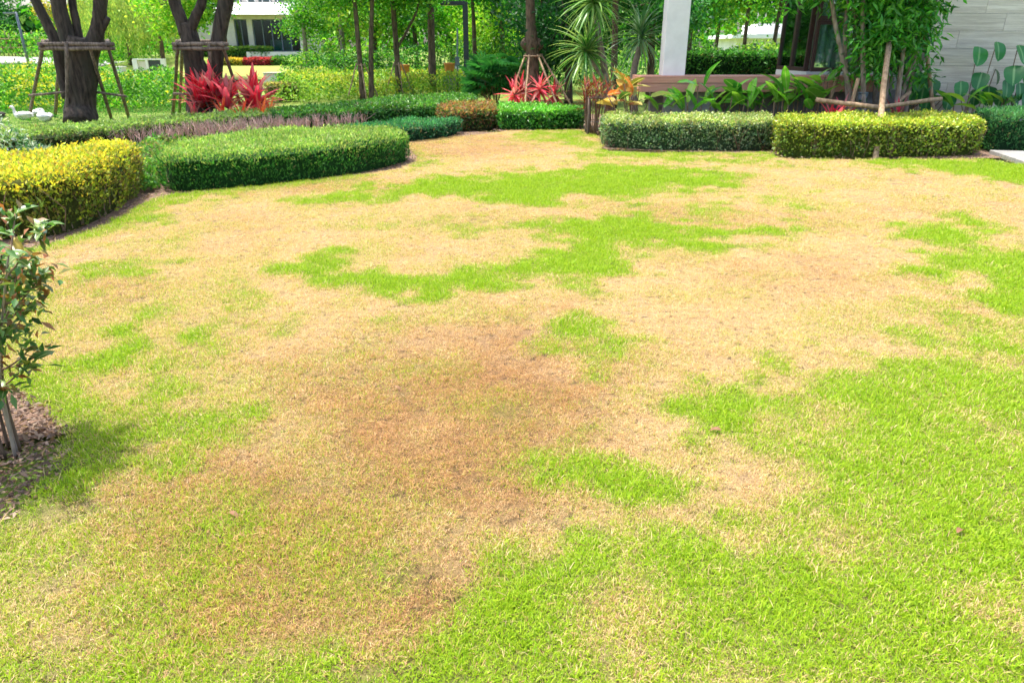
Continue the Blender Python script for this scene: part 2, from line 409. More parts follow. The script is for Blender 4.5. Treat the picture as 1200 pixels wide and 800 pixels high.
# pattern, measured off the photograph as patches on the ground
G_POLYS = [
 (1.0, [(335, 240), (420, 222), (500, 208), (600, 203), (700, 195), (760, 189), (820, 196), (866, 207), (882, 222), (830, 220), (760, 229), (690, 233), (640, 240), (560, 236), (480, 234), (400, 242)]),
 (.95, [(626, 258), (690, 252), (750, 246), (800, 262), (848, 268), (852, 278), (800, 291), (742, 288), (737, 330), (690, 336), (650, 331), (600, 336), (520, 347), (440, 342), (385, 336), (348, 318), (345, 304), (400, 299), (450, 314), (520, 321), (600, 308), (640, 294), (665, 288), (650, 270)]),
 (.9, [(862, 276), (900, 264), (930, 267), (955, 275), (940, 284), (900, 280), (880, 284)]),
 (.6, [(495, 270), (540, 260), (575, 262), (562, 285), (520, 286)]),
 (.8, [(819, 240), (840, 236), (848, 252), (825, 254)]), (.7, [(890, 238), (920, 228), (950, 236), (940, 247), (900, 246)]),
 (.95, [(1025, 279), (1069, 268), (1121, 266), (1125, 252), (1147, 255), (1187, 272), (1147, 277), (1151, 291), (1125, 295), (1087, 282)]),
 (.95, [(1078, 312), (1106, 304), (1144, 299), (1174, 288), (1300, 290), (1300, 378), (1170, 369), (1153, 342), (1162, 335), (1125, 331), (1125, 346), (1102, 342), (1089, 326)]),
 (.80, [(380, 830), (410, 760), (470, 702), (560, 655), (620, 625), (700, 598), (780, 592), (840, 612), (890, 592), (905, 560), (880, 505), (835, 470), (845, 450), (905, 440), (960, 425), (1020, 407), (1125, 379), (1300, 398), (1600, 900), (330, 900)]),
 (.9, [(660, 560), (690, 540), (750, 535), (785, 560), (770, 590), (700, 592), (670, 580)]),
 (.85, [(735, 438), (760, 428), (795, 436), (780, 448), (750, 450)]), (.85, [(645, 398), (690, 388), (738, 396), (725, 414), (680, 418)]),
 (.8, [(672, 344), (695, 338), (712, 346), (690, 352)]),
 (.95, [(75, 440), (100, 405), (160, 385), (215, 395), (190, 440), (140, 462), (90, 466)]), (.9, [(100, 388), (150, 370), (215, 374), (200, 388), (140, 395)]),
 (.8, [(268, 385), (290, 370), (322, 376), (315, 390), (285, 394)]), (.85, [(62, 322), (110, 305), (180, 306), (160, 325), (90, 334)]), (.6, [(130, 287), (180, 278), (215, 281), (180, 290)]),
 (.78, [(88, 500), (150, 478), (240, 480), (260, 500), (200, 540), (120, 600), (50, 645), (-20, 690), (-120, 720), (-160, 640), (0, 605), (70, 565), (92, 530)]),
 (.6, [(280, 335), (300, 322), (325, 328), (315, 342)]), (.6, [(425, 365), (450, 352), (475, 358), (455, 378), (430, 380)]),
 (.9, [(145, 258), (175, 237), (205, 226), (300, 218), (330, 216), (300, 224), (215, 234), (190, 250), (165, 264)]),
 (.9, [(470, 196), (490, 180), (500, 190), (490, 198)]), (.85, [(610, 156), (640, 152), (695, 152), (705, 168), (705, 180), (660, 170), (630, 165)]),
 (.9, [(700, 176), (800, 178), (900, 177), (915, 184), (1000, 186), (960, 192), (900, 188), (760, 186), (700, 186)]),
 (1.0, [(1000, 186), (1160, 182), (1420, 195), (1420, 228), (1200, 217), (1150, 211), (1080, 201), (1010, 193)]),
 (.9, [(840, 480), (900, 455), (1000, 450), (1100, 470), (1100, 540), (960, 560), (880, 520)]), (.9, [(1120, 400), (1240, 420), (1260, 520), (1150, 480)]),
 (.9, [(440, 760), (560, 690), (700, 640), (820, 650), (760, 720), (600, 800), (450, 830)]), (.95, [(880, 640), (1000, 620), (1080, 700), (960, 790), (860, 740)]),
 (.9, [(1060, 540), (1180, 560), (1240, 680), (1140, 700), (1070, 620)]),
 (.5, [(310, 440), (330, 425), (355, 432), (340, 448)]), (.5, [(420, 260), (450, 254), (480, 260), (455, 272)]), (.5, [(590, 300), (620, 290), (640, 300), (610, 308)])]
px_, py_ = pixel(X, Y)
scale_px = np.clip((py_ - 57) / 12.0, 3, 40)         # how many pixels a hand's breadth covers here
warp_u = (fbm(X, Y, 2.2, 11) - .5); warp_v = (fbm(X, Y, 2.2, 21) - .5)
wx = px_ + warp_u * scale_px * 5; wy = py_ + warp_v * scale_px * 1.8
green = np.zeros_like(X); fine = fbm(X, Y, 6, 31, 5)
for amt, poly in G_POLYS:
    q = np.array(poly, float); yc = q[:, 1].mean(); asp = np.interp(yc, [150, 300, 600, 800], [5, 3, 1.7, 1.3])
    d = polydist(wx / asp, wy, q / np.array([asp, 1]))
    soft = np.interp(yc, [150, 300, 500, 800], [5, 10, 30, 46])
    k = sstep((d / soft + 1.0 + (fine - .5) * 4.2) / 2)
    green = np.maximum(green, amt * k)
mixzone = sstep((py_ - 450) / 160) * sstep((620 - px_) / 200)
green = np.maximum(green, mixzone * np.clip(.30 + (fbm(X, Y, 4, 41) - .5) * 1.3, .15, 1))
green = np.maximum(green, np.clip(.10 + (fbm(X, Y, 2.4, 47) - .5) * .9, .02, .5))
midl = sstep((330 - px_) / 160) * sstep((py_ - 300) / 60)
green = np.maximum(green, midl * np.clip(.36 + (fbm(X, Y, 3, 43) - .5) * 1.2, 0, 1))
edge = sstep(1.15 - sdist / np.interp(py_, [150, 300, 600], [.5, .38, .32])) * (px_ < 500) * (py_ > 205)
green = np.maximum(green, edge * (.75 + .5 * (fine - .5)))
big = inpoly(px_, py_, G_POLYS[8][1])                # the green side of the lawn is thinned by straw-coloured gaps
green = np.where(big, green * np.clip(1.05 - 1.1 * np.clip(fbm(X, Y, 2.6, 57) - .5, 0, 1) * 2, .55, 1), green)
green = np.clip(green * 1.12, 0, 1)
def blob(cx, cy, rx, ry): return sstep(1.25 - np.hypot((wx - cx) / rx, (wy - cy) / ry))
brown = np.maximum.reduce([1.0 * blob(520, 500, 240, 150), .95 * blob(330, 650, 270, 170), .7 * blob(420, 760, 200, 70), .35 * blob(900, 325, 130, 40), .55 * blob(540, 172, 130, 16),
                           .45 * blob(380, 430, 120, 40), .4 * blob(690, 460, 120, 60), .35 * blob(110, 345, 90, 22), .6 * blob(330, 218, 160, 10), .3 * blob(820, 260, 400, 25)])
brown = np.clip(brown * (.55 + fbm(X, Y, 3.5, 61)) + (fbm(X, Y, 1.1, 63) - .5) * .6 + (fbm(X, Y, 9, 65) - .5) * .5, 0, 1)
bare = fbm(X, Y, 7, 71, 4)
dist = np.hypot(X, Y)
dens = np.interp(dist, [0, 2, 4, 7, 11, 17], [1650, 1600, 1000, 560, 330, 260])
dens = dens * np.clip(1.3 - 2.2 * sstep((bare - .60) / .10) * np.clip(brown + mixzone, 0, 1), .3, 1)
dens = np.where(sdist < .0, dens * .5, dens)
inview = (px_ > -140) & (px_ < 1340) & (py_ < 930)
dens = np.where(inview, dens, 0)
scl = np.interp(dist, [0, 3, 8, 16], [.8, .95, 1.2, 1.45]) * (.62 + .5 * green) * (.62 + .76 * fbm(X, Y, 13, 85, 3))
cm = keep[:-1, :-1] & keep[1:, :-1] & keep[:-1, 1:] & keep[1:, 1:]
idx = np.arange(X.size).reshape(X.shape)
F = np.stack([idx[:-1, :-1], idx[:-1, 1:], idx[1:, 1:], idx[1:, :-1]], -1)[cm]
used, inv = np.unique(F.ravel(), return_inverse=True)
Zl = (fbm(X, Y, 1.2, 81) - .5) * .02
V = np.stack([X, Y, Zl], -1).reshape(-1, 3)[used]; F = inv.reshape(-1, 4)
lawn_me = npmesh('lawn', V, F, M['lawnbase'], {'green': green.ravel()[used], 'brown': brown.ravel()[used], 'dens': dens.ravel()[used], 'scl': scl.ravel()[used]}, smooth=True)
lawn = bpy.data.objects.new('lawn', lawn_me); link(lawn, None, kind='structure', label='open lawn with dry straw coloured patches among green grass', category='lawn')
# tufts of blades, scattered over the lawn
def tuft(i):
    n = 62; V = []; F = []; a1 = []; a2 = []
    for b in range(n):
        r = .055 * math.sqrt(rng.random()); th = rng.random() * 6.283; bx, by = r * math.cos(th), r * math.sin(th)
        lay = rng.random(); tilt = .25 + .95 * lay ** 1.3; az = rng.random() * 6.283
        L = (.014 + .013 * rng.random()) * (1.1 if lay < .5 else .9) * (1.7 if rng.random() < .06 else 1); wd = .0009 + .0007 * rng.random()
        d = np.array([math.sin(tilt) * math.cos(az), math.sin(tilt) * math.sin(az), math.cos(tilt)])
        s = unit(np.array([-math.sin(az + rng.normal() * .5), math.cos(az + rng.normal() * .5), 0.0])); dn = d.copy(); dn[2] -= .55; dn = unit(dn)
        p0 = np.array([bx, by, -.003]); p1 = p0 + d * L * .55; p2 = p1 + dn * L * .5; k = len(V)
        V += [p0 - s * wd, p0 + s * wd, p1 + s * wd * .85, p1 - s * wd * .85, p2]
        F += [(k, k + 1, k + 2), (k, k + 2, k + 3), (k + 3, k + 2, k + 4)]
        q = rng.random(), rng.random(); a1 += [q[0]] * 5; a2 += [q[1]] * 5
    return bpy.data.objects.new('grass_tuft', npmesh('grass_tuft', np.array(V), np.array(F), M['blade'], {'rnd': np.array(a1), 'rnd2': np.array(a2)}))
tufts = [tuft(i) for i in range(7)]
ng = bpy.data.node_groups.new('grass_scatter', 'GeometryNodeTree')
ng.interface.new_socket('Geometry', in_out='INPUT', socket_type='NodeSocketGeometry'); ng.interface.new_socket('Geometry', in_out='OUTPUT', socket_type='NodeSocketGeometry')
gi = ng.nodes.new('NodeGroupInput'); go = ng.nodes.new('NodeGroupOutput')
dp = ng.nodes.new('GeometryNodeDistributePointsOnFaces'); na = ng.nodes.new('GeometryNodeInputNamedAttribute'); na.data_type = 'FLOAT'; na.inputs[0].default_value = 'dens'
ng.links.new(gi.outputs[0], dp.inputs['Mesh']); ng.links.new(na.outputs[0], dp.inputs['Density'])
jn = ng.nodes.new('GeometryNodeJoinGeometry')
for tf in tufts:
    oi = ng.nodes.new('GeometryNodeObjectInfo'); oi.inputs['Object'].default_value = tf; oi.inputs['As Instance'].default_value = True
    ng.links.new(oi.outputs['Geometry'], jn.inputs[0])
ip = ng.nodes.new('GeometryNodeInstanceOnPoints'); ng.links.new(dp.outputs['Points'], ip.inputs['Points']); ng.links.new(jn.outputs[0], ip.inputs['Instance'])
ip.inputs['Pick Instance'].default_value = True
rv = ng.nodes.new('FunctionNodeRandomValue'); rv.data_type = 'FLOAT_VECTOR'; rv.inputs[0].default_value = (-.25, -.25, 0); rv.inputs[1].default_value = (.25, .25, 6.283)
ng.links.new(rv.outputs[0], ip.inputs['Rotation'])
rs = ng.nodes.new('FunctionNodeRandomValue'); rs.data_type = 'FLOAT'; rs.inputs[2].default_value = .65; rs.inputs[3].default_value = 1.25
nb = ng.nodes.new('GeometryNodeInputNamedAttribute'); nb.data_type = 'FLOAT'; nb.inputs[0].default_value = 'scl'
mu = ng.nodes.new('ShaderNodeMath'); mu.operation = 'MULTIPLY'; ng.links.new(rs.outputs[1], mu.inputs[0]); ng.links.new(nb.outputs[0], mu.inputs[1])
ng.links.new(mu.outputs[0], ip.inputs['Scale']); ng.links.new(ip.outputs[0], go.inputs[0])
grass = bpy.data.objects.new('lawn_grass', lawn_me.copy()); link(grass, None, kind='stuff', label='short lawn grass, part green and part dried to straw', category='grass')
gm = grass.modifiers.new('scatter', 'NODES'); gm.node_group = ng

# ------------------------------------------------------------------ planting beds, slab
bedL = [(-14, 2), (-4, 2), (-1.5, 3), (-1, 9), (.2, 14.8), (-2, 16.2), (-6, 17.6), (-14, 13.2)]
sheet('planting_bed', [np.array([*p, 0]) for p in bedL], -.018, M['soil'], 'dark mulched bed under the hedges', 'bed')
bedR = [(1.6, 12.6), (3, 12.2), (6, 11.5), (15, 11.3), (15, 16), (6, 18), (1.2, 20), (-1.5, 20), (-.6, 16)]
sheet('planting_bed', [np.array([*p, 0]) for p in bedR], -.018, M['soil'], 'dark bed between the hedges and the terrace', 'bed')
sl_ = [P(1159, 179), P(1300, 183), P(1420, 190), P(1420, 222), P(1200, 193)]
MB().prism(sl_, -.03, .045).build('paving_slab', M['slate'], None, bevel=.006, label='grey stone paving slab beside the right hand end of the hedges', category='paving slab')

# mulch chips and litter round the shrub by the camera
mp = np.array([P(-220, 690), P(-40, 636), P(0, 612), P(40, 592), P(72, 560), P(84, 525), P(72, 494), P(48, 472), P(0, 450), P(-150, 430)])
n = 5200; c0 = mp[:, :2].min(0); c1 = mp[:, :2].max(0); q = c0 + rng.random((n * 2, 2)) * (c1 - c0)
q = q[polydist(q[:, 0], q[:, 1], mp) > -.02][:n]; n = len(q)
pos = np.concatenate([q, rng.random((n, 1)) * .016 - .008], 1); ax = rdir(n); ax[:, 2] *= .3; nr = rdir(n) * .5 + [0, 0, 1]
leafcloud('mulch', pos, ax, nr, rng.uniform(.012, .05, n), rng.uniform(.006, .022, n), pick([(.30, .20, .14), (.17, .11, .08), (.40, .30, .22), (.10, .065, .05), (.24, .14, .09)], n), M['leaf'], None,
          kind='stuff', label='brown mulch and leaf litter round the shrub', category='mulch')

# litter along the bed edges
q = np.stack([rng.uniform(-9, 12, 90000), rng.uniform(4, 16.5, 90000)], 1); dl_ = polydist(q[:, 0], q[:, 1], np.array(LAWN))
q = q[(dl_ < .05) & (dl_ > -.45) & (q[:, 1] > 4.5)][:5200]; n = len(q)
pos = np.concatenate([q, rng.random((n, 1)) * .02 - .012], 1); ax = rdir(n); ax[:, 2] *= .35
leafcloud('leaf_litter', pos, ax, rdir(n) * .5 + [0, 0, 1], rng.uniform(.015, .06, n), rng.uniform(.008, .028, n), pick([(.30, .20, .14), (.17, .11, .08), (.40, .30, .22), (.10, .065, .05), (.35, .22, .10), (.16, .22, .05)], n), M['leaf'], None,
          kind='stuff', label='dry leaf litter and clippings along the bed edges', category='litter')
# ------------------------------------------------------------------ hedges
def hedge(name, label, foot, h, side_pal, top_pal, dens=1500, L=.035, W=.018, group=None, rnd=.07, z0=0.0, uneven=.045, topmix=.4, mat='leaf', upright=.5, twig=0, smooth=4, category='hedge', thin=0.0):
    foot = [np.asarray(p)[:2] for p in foot]
    foot = np.array(foot)
    for _ in range(2 if smooth > 1 else 1):
        nx_ = np.roll(foot, -1, 0); w_ = .25 if smooth > 2 else .12
        foot = np.stack([foot * (1 - w_) + nx_ * w_, foot * w_ + nx_ * (1 - w_)], 1).reshape(-1, 2)
    ar = .5 * np.sum(foot[:, 0] * np.roll(foot[:, 1], -1) - np.roll(foot[:, 0], -1) * foot[:, 1])
    if ar < 0: foot = foot[::-1]; ar = -ar
    c = foot.mean(0); t = thing(name, label, category, (c[0], c[1], z0), group)
    nxt = np.roll(foot, -1, 0); e = nxt - foot; ln = np.linalg.norm(e, axis=1); nn = np.stack([e[:, 1], -e[:, 0]], 1) / ln[:, None]
    vn = unit(nn + np.roll(nn, 1, 0))
    inner = foot - vn * .075
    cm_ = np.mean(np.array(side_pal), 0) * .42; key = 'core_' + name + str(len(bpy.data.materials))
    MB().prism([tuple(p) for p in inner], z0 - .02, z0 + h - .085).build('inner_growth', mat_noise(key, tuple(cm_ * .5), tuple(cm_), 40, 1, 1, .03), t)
    # sides
    ns = int(ln.sum() * h * dens); k = rng.choice(len(foot), ns, p=ln / ln.sum()); f = rng.random((ns, 1))
    zz = h * rng.random(ns) ** .8
    n2 = nn[k]; xy = foot[k] * (1 - f) + nxt[k] * f
    lump = (fbm(xy[:, 0] + zz * .7, xy[:, 1] - zz * .6, 3.2, 5) - .5) * 3 * uneven + np.where(rng.random(ns) < .06, rng.random(ns) * .05, 0)
    ins = np.where(zz > h - rnd, rnd - np.sqrt(np.maximum(rnd ** 2 - (zz - h + rnd) ** 2, 0)), 0)
    ins = ins + .03 * sstep((.10 - zz) / .1)
    off = lump - ins - rng.random(ns) ** 2 * .06 + .012
    pos = np.concatenate([xy + n2 * off[:, None], (z0 + zz)[:, None]], 1)
    sn = np.concatenate([n2, np.zeros((ns, 1))], 1)
    gp = fbm(xy[:, 0] * 1.4 + zz * 2, xy[:, 1] * 1.4 - zz * 2.3, 5.5, 27)
    keep_ = ~((gp > .60) & (rng.random(ns) < .7)); pos, sn, zz, xy = pos[keep_], sn[keep_], zz[keep_], xy[keep_]; ns = len(pos)
    if thin:
        kk = rng.random(ns) > thin * sstep((h * .75 - zz) / (h * .5)) * sstep((fbm(xy[:, 0], xy[:, 1], 1.5, 9) - .38) / .2)
        pos, sn, zz = pos[kk], sn[kk], zz[kk]; ns = len(pos)
    ax = sn * .6 + np.array([0, 0, upright]) + rdir(ns) * .75; nr = sn * .8 + np.array([0, 0, .5]) + rdir(ns) * .8
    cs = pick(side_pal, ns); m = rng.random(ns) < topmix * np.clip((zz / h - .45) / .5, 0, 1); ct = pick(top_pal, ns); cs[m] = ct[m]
    # top
    nt = int(ar * dens * 1.15); bb0, bb1 = foot.min(0), foot.max(0); q = bb0 + rng.random((int(nt * (bb1 - bb0).prod() / max(ar, 1e-3)) + 10, 2)) * (bb1 - bb0)
    q = q[polydist(q[:, 0], q[:, 1], foot) > .0]; nt = len(q)
    dd = polydist(q[:, 0], q[:, 1], foot)
    zt = h - np.where(dd < rnd, rnd - np.sqrt(np.maximum(rnd ** 2 - (rnd - dd) ** 2, 0)), 0) + (fbm(q[:, 0], q[:, 1], 2.8, 6) - .5) * 3 * uneven - rng.random(nt) ** 2 * .05 + np.where(rng.random(nt) < .10, rng.random(nt) * .055, 0)
    pt = np.concatenate([q, (z0 + zt)[:, None]], 1)
    at = np.array([0, 0, upright + .25]) + rdir(nt) * .8; nt_ = np.array([0, 0, 1.0]) + rdir(nt) * .8
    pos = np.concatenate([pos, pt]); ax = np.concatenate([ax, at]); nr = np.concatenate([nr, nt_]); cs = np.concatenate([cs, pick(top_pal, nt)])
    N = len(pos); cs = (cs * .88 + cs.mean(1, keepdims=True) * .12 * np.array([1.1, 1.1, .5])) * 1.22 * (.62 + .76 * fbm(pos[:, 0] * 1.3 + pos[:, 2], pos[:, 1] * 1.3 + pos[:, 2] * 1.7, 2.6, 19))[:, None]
    dry = rng.random(N) < .02 + .10 * sstep((fbm(pos[:, 0], pos[:, 1] + pos[:, 2], 2.2, 23) - .55) / .15); cs[dry] = cs[dry] * .4 + np.array([.30, .19, .10]) * .6
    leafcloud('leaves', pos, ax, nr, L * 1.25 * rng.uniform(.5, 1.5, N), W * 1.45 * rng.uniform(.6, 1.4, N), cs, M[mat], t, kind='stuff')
    if twig:
        mb = MB()
        for i in range(twig):
            j = rng.choice(len(foot), p=ln / ln.sum()); p = foot[j] * .5 + nxt[j] * .5 - nn[j] * (.03 + .06 * rng.random())
            q = p + rng.normal(size=2) * .06; r = q + rng.normal(size=2) * .07
            mb.tube([(p[0], p[1], z0), (q[0], q[1], z0 + h * .4), (r[0], r[1], z0 + h * .8)], [.007, .005, .003], 4)
        mb.build('stems', M['twig'], t, kind='stuff')
    return t
GT = [A(165, 200, 95), A(135, 185, 75), A(190, 205, 125), A(110, 165, 65)]
hedge('clipped_hedge', 'golden yellow clipped hedge with orange tinted top at the lawn edge', [P(-150, 292), P(0, 281), P(70, 276), P(115, 260), P(145, 243), P(163, 229), P(168, 222), P(160, 164.5, .55), P(115, 166, .55), P(60, 173, .55), P(0, 180, .55), P(-150, 192, .55)], .55,
      [A(140, 165, 45), A(110, 142, 42), A(170, 180, 50), A(85, 110, 40), A(125, 100, 58)], PY, 2300, .030, .016, topmix=.65, twig=120, upright=.9, thin=.45, uneven=.07, rnd=.15)
hedge('clipped_hedge', 'long rounded dark green hedge with pale feathery top by the lawn', [P(184, 224), P(230, 224), P(300, 218), P(400, 206), P(455, 196), P(476, 189), P(481, 155, .42), P(466, 150, .42), P(440, 148, .42), P(350, 150, .42), P(260, 156, .42), P(198, 167, .42)], .42,
      [A(65, 150, 55), A(45, 120, 45), A(95, 175, 70), A(38, 95, 40)], GT, 2600, .034, .012, topmix=.5, upright=.9, uneven=.03, rnd=.12)
hedge('low_hedge', 'low trimmed pale topped hedge running in front of the geese', [P(-140, 168, .3), P(0, 161, .3), P(80, 155, .3), P(145, 148, .3), P(247, 139, .3), P(330, 133, .3), P(330, 128, .3), P(247, 132.5, .3), P(145, 140, .3), P(60, 148, .3), P(0, 153, .3), P(-140, 160, .3)], .3,
      [A(80, 130, 60), A(105, 140, 75), A(60, 100, 45), A(130, 120, 85)], [A(140, 180, 90), A(110, 160, 70), A(165, 190, 110)], 1400, .045, .022)
hedge('low_hedge', 'mid green hedge running below the young trees to the lamp post', [P(318, 134, .33), P(400, 131, .33), P(460, 125, .33), P(515, 124, .33), P(558, 118, .33), P(556, 111, .33), P(520, 111, .33), P(454, 114.5, .33), P(400, 122, .33), P(320, 127, .33)], .33,
      PGD, PG, 1200, .055, .026, mat='gloss_leaf')
hedge('low_hedge', 'low bluish green hedge tucked behind the end of the long hedge', [P(400, 170), P(480, 167), P(522, 162), P(541, 155.5), P(537, 137.5, .28), P(480, 139, .28), P(425, 145, .28), P(380, 152, .28)], .28,
      [A(35, 105, 70), A(50, 130, 85), A(28, 80, 50)], [A(60, 145, 85), A(80, 165, 100), A(45, 125, 75)], 1500, .045, .016)
hedge('low_hedge', 'hedge with coppery red new leaves on its top, meeting the plain green one', [P(541, 154), P(560, 152.5), P(581, 151), P(581, 120, .4), P(545, 120.5, .4), P(514, 123, .4), P(517, 128, .4)], .4,
      [A(60, 120, 45), A(100, 110, 60), A(45, 90, 40), A(150, 95, 65)], [A(185, 120, 85), A(150, 150, 75), A(165, 105, 75), A(115, 150, 65)], 1300, .05, .024, smooth=2)
hedge('low_hedge', 'fresh green hedge in front of the staked tree with red plants', [P(584, 152), P(630, 152), P(683, 150.5), P(682, 126, .37), P(630, 123, .37), P(584, 122, .37)], .37,
      [A(70, 165, 45), A(50, 130, 40), A(95, 190, 55), A(35, 95, 35)], [A(110, 200, 55), A(85, 180, 50), A(145, 215, 80)], 1300, .05, .026, smooth=2, mat='gloss_leaf')
hedge('clipped_hedge', 'grey green clipped hedge with small pale leaves in front of the terrace', [P(709, 172), P(760, 175), P(830, 176), P(902, 176), P(904, 134, .46), P(820, 134, .46), P(706, 134, .46)], .46,
      [A(95, 150, 85), A(70, 120, 65), A(140, 175, 120), A(50, 90, 45), A(175, 195, 150)], [A(170, 200, 90), A(190, 205, 120), A(130, 180, 80), A(205, 200, 140)], 2300, .032, .020, smooth=2, mat='gloss_leaf', twig=60)
hedge('clipped_hedge', 'yellow green hedge with a wooden stake standing in its front face', [P(909, 183), P(1000, 184), P(1090, 183), P(1148, 181), P(1146, 140, .52), P(1130, 133, .52), P(1000, 133, .52), P(907, 136, .52)], .52,
      [A(155, 195, 50), A(115, 160, 45), A(190, 210, 55), A(80, 125, 40), A(130, 115, 65)], [A(200, 215, 60), A(170, 205, 55), A(150, 190, 55), A(220, 210, 70)], 2100, .034, .022, smooth=2, mat='gloss_leaf', twig=140, thin=.6, topmix=.7)
hedge('clipped_hedge', 'soft dark green hedge with one purple flower beside the paving slab', [P(1156, 178), P(1200, 178), P(1300, 178), P(1480, 180), P(1480, 128, .56), P(1300, 127, .56), P(1200, 127, .56), P(1140, 129, .56)], .56,
      [A(50, 125, 65), A(35, 95, 50), A(75, 155, 85), A(28, 75, 40)], [A(80, 160, 90), A(110, 180, 110), A(60, 140, 75)], 1800, .045, .013, smooth=2, upright=.8)
# far trimmed rows on the left
def strip(name, label, a, b, depth, h, pal, top, n=500, L=.1, W=.05, **kw):
    a = np.array(a[:2]); b = np.array(b[:2]); e = unit(b - a); nn = np.array([-e[1], e[0]])
    ft = [a, a * .5 + b * .5, b, b + nn * depth, a * .5 + b * .5 + nn * depth, a + nn * depth]
    z0 = float(terrain(*((a + b) / 2))) - .02
    return hedge(name, label, ft, h, pal, top, n, L, W, z0=z0, smooth=1, uneven=.05, **kw)
strip('far_hedge', 'dark trimmed hedge edging the bright sloping lawn', P(327, 100), P(530, 98), .8, .32, PGD, PGD)
hedge('low_hedge', 'brown tinged clipped mound left of the yellow green planting', [P(312, 119), P(352, 117), P(350, 106, .3), P(318, 106, .3)], .5, [A(120, 135, 70), A(150, 125, 85), A(95, 115, 55)], [A(165, 150, 95), A(150, 165, 85)], 500, .1, .05)
strip('far_hedge', 'second dark trimmed hedge behind the young trees', P(395, 95), P(525, 92.5), .8, .42, PGD, PG, 300)
strip('far_hedge', 'dark squared hedge behind the goose tree beside the road', P(-60, 93), P(38, 92), 1.2, .55, PGD, PGD, 400)
strip('flower_row', 'row of crimson red flowers below the white house', (D(285, 76, 46)[0], 46), (D(318, 76, 46)[0], 46), .7, .42, [A(190, 40, 80), A(150, 35, 60)], [A(215, 60, 90), A(190, 40, 70)], 500, category='flowers')
strip('flower_row', 'row of yellow flowers below the white house', (D(255, 76, 46)[0], 46), (D(284.5, 76, 46)[0], 46), .7, .4, [A(200, 180, 50), A(120, 150, 50)], [A(235, 205, 70), A(215, 185, 60)], 500, category='flowers')
strip('far_hedge', 'trimmed green hedge right of the crimson flowers', (D(318.5, 76, 46)[0], 46), (D(440, 76, 46)[0], 46), .8, .5, PG, PG, 300)
strip('far_hedge', 'leafy green shrub row against the white house wall', (-20.3, 49.1), (-15.6, 48.8), .7, .55, [A(90, 150, 60), A(60, 110, 50)], [A(150, 190, 80), A(120, 170, 70)], 350)
strip('tall_hedge', 'tall dark green hedge behind the brown terrace', (4.2, 19.4), (9.0, 19.4), 1.0, 1.5, [A(40, 105, 40), A(65, 140, 50), A(25, 70, 30)], [A(90, 170, 60), A(65, 140, 50)], 700, .07, .035)

# ------------------------------------------------------------------ soft masses of low planting
def mass(name, label, poly, h, pal, n, L, W, mat='leaf', cat='plants', lump=1.2, top=None):
    poly = np.array([np.asarray(p)[:2] for p in poly]); b0, b1 = poly.min(0), poly.max(0)
    q = b0 + rng.random((n * 4, 2)) * (b1 - b0); q = q[inpoly(q[:, 0], q[:, 1], poly)][:n]; n = len(q)
    ed = np.clip(polydist(q[:, 0], q[:, 1], poly) / .5, .25, 1)
    hh = h * ed * np.clip(.35 + 1.3 * fbm(q[:, 0], q[:, 1], lump, 13), .2, 1.4)
    fr = 1 - rng.random(n) ** 1.8 * .9
    z = terrain(q[:, 0], q[:, 1]) + hh * fr
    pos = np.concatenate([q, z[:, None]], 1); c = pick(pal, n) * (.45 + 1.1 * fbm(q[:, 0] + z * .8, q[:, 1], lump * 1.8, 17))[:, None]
    if top: m = (fr > .8) & (rng.random(n) < .6 * sstep((fbm(q[:, 0], q[:, 1], lump * .6, 15) - .35) / .25)); c[m] = pick(top, n)[m]
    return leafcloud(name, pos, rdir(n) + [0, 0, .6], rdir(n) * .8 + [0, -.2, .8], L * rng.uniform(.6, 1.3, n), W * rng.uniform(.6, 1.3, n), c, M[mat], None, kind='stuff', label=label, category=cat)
mass('flowering_groundcover', 'mass of yellow green flowering shrubs behind the goose tree', [P(-80, 132), P(120, 130), P(228, 129), P(235, 118), P(140, 116), P(60, 114), P(-80, 113)], .78, [A(110, 185, 45), A(80, 160, 40), A(140, 205, 60), A(60, 130, 40)], 32000, .10, .055, top=[A(225, 220, 60), A(200, 215, 70)])
mass('flowering_groundcover', 'farther yellow flowering shrubs below the road verge', [P(-80, 113), P(60, 113.5), P(125, 115), P(118, 104), P(60, 102), P(-80, 103)], .8, [A(130, 190, 50), A(160, 205, 60), A(90, 155, 45)], 12000, .12, .06, top=[A(235, 225, 60), A(215, 215, 70)])
mass('flowering_groundcover', 'low yellow green planting under the young staked trees', [P(318, 121), P(400, 118), P(560, 113), P(585, 104), P(500, 101), P(330, 101)], .6, [A(150, 200, 60), A(120, 180, 50), A(180, 210, 80), A(95, 150, 50)], 30000, .11, .06, top=[A(225, 225, 90), A(205, 215, 70)])
mass('grass_edge', 'soft green grass between the low hedge and the trees', [P(-140, 158), P(0, 152), P(145, 140), P(247, 133), P(300, 128), P(225, 124), P(120, 127), P(-100, 130)], .07, [A(70, 150, 45), A(95, 175, 55), A(55, 120, 40)], 9000, .07, .012, cat='grass')
mass('variegated_plants', 'white and green variegated leaves behind the golden hedge', [P(-80, 186, .1), P(0, 184, .1), P(62, 178, .1), P(60, 170, .1), P(0, 172, .1), P(-80, 176, .1)], .48, [A(220, 230, 215), A(190, 210, 180), A(90, 160, 80), A(60, 130, 60)], 1900, .09, .03, mat='gloss_leaf')
mass('leafy_seedlings', 'bright green leafy growth between golden and dark hedges', [P(168, 226), P(186, 224), P(198, 186), P(180, 188), P(170, 200)], .42, PG, 1400, .06, .03, mat='gloss_leaf')
mass('leafy_seedlings', 'loose green leaves filling the gap behind the golden hedge', [P(166, 226), P(184, 222), P(215, 178), P(260, 168), P(200, 172), P(150, 178), P(150, 188)], .34, [A(95, 160, 60), A(130, 185, 75), A(70, 130, 50), A(150, 140, 85)], 3600, .07, .032)
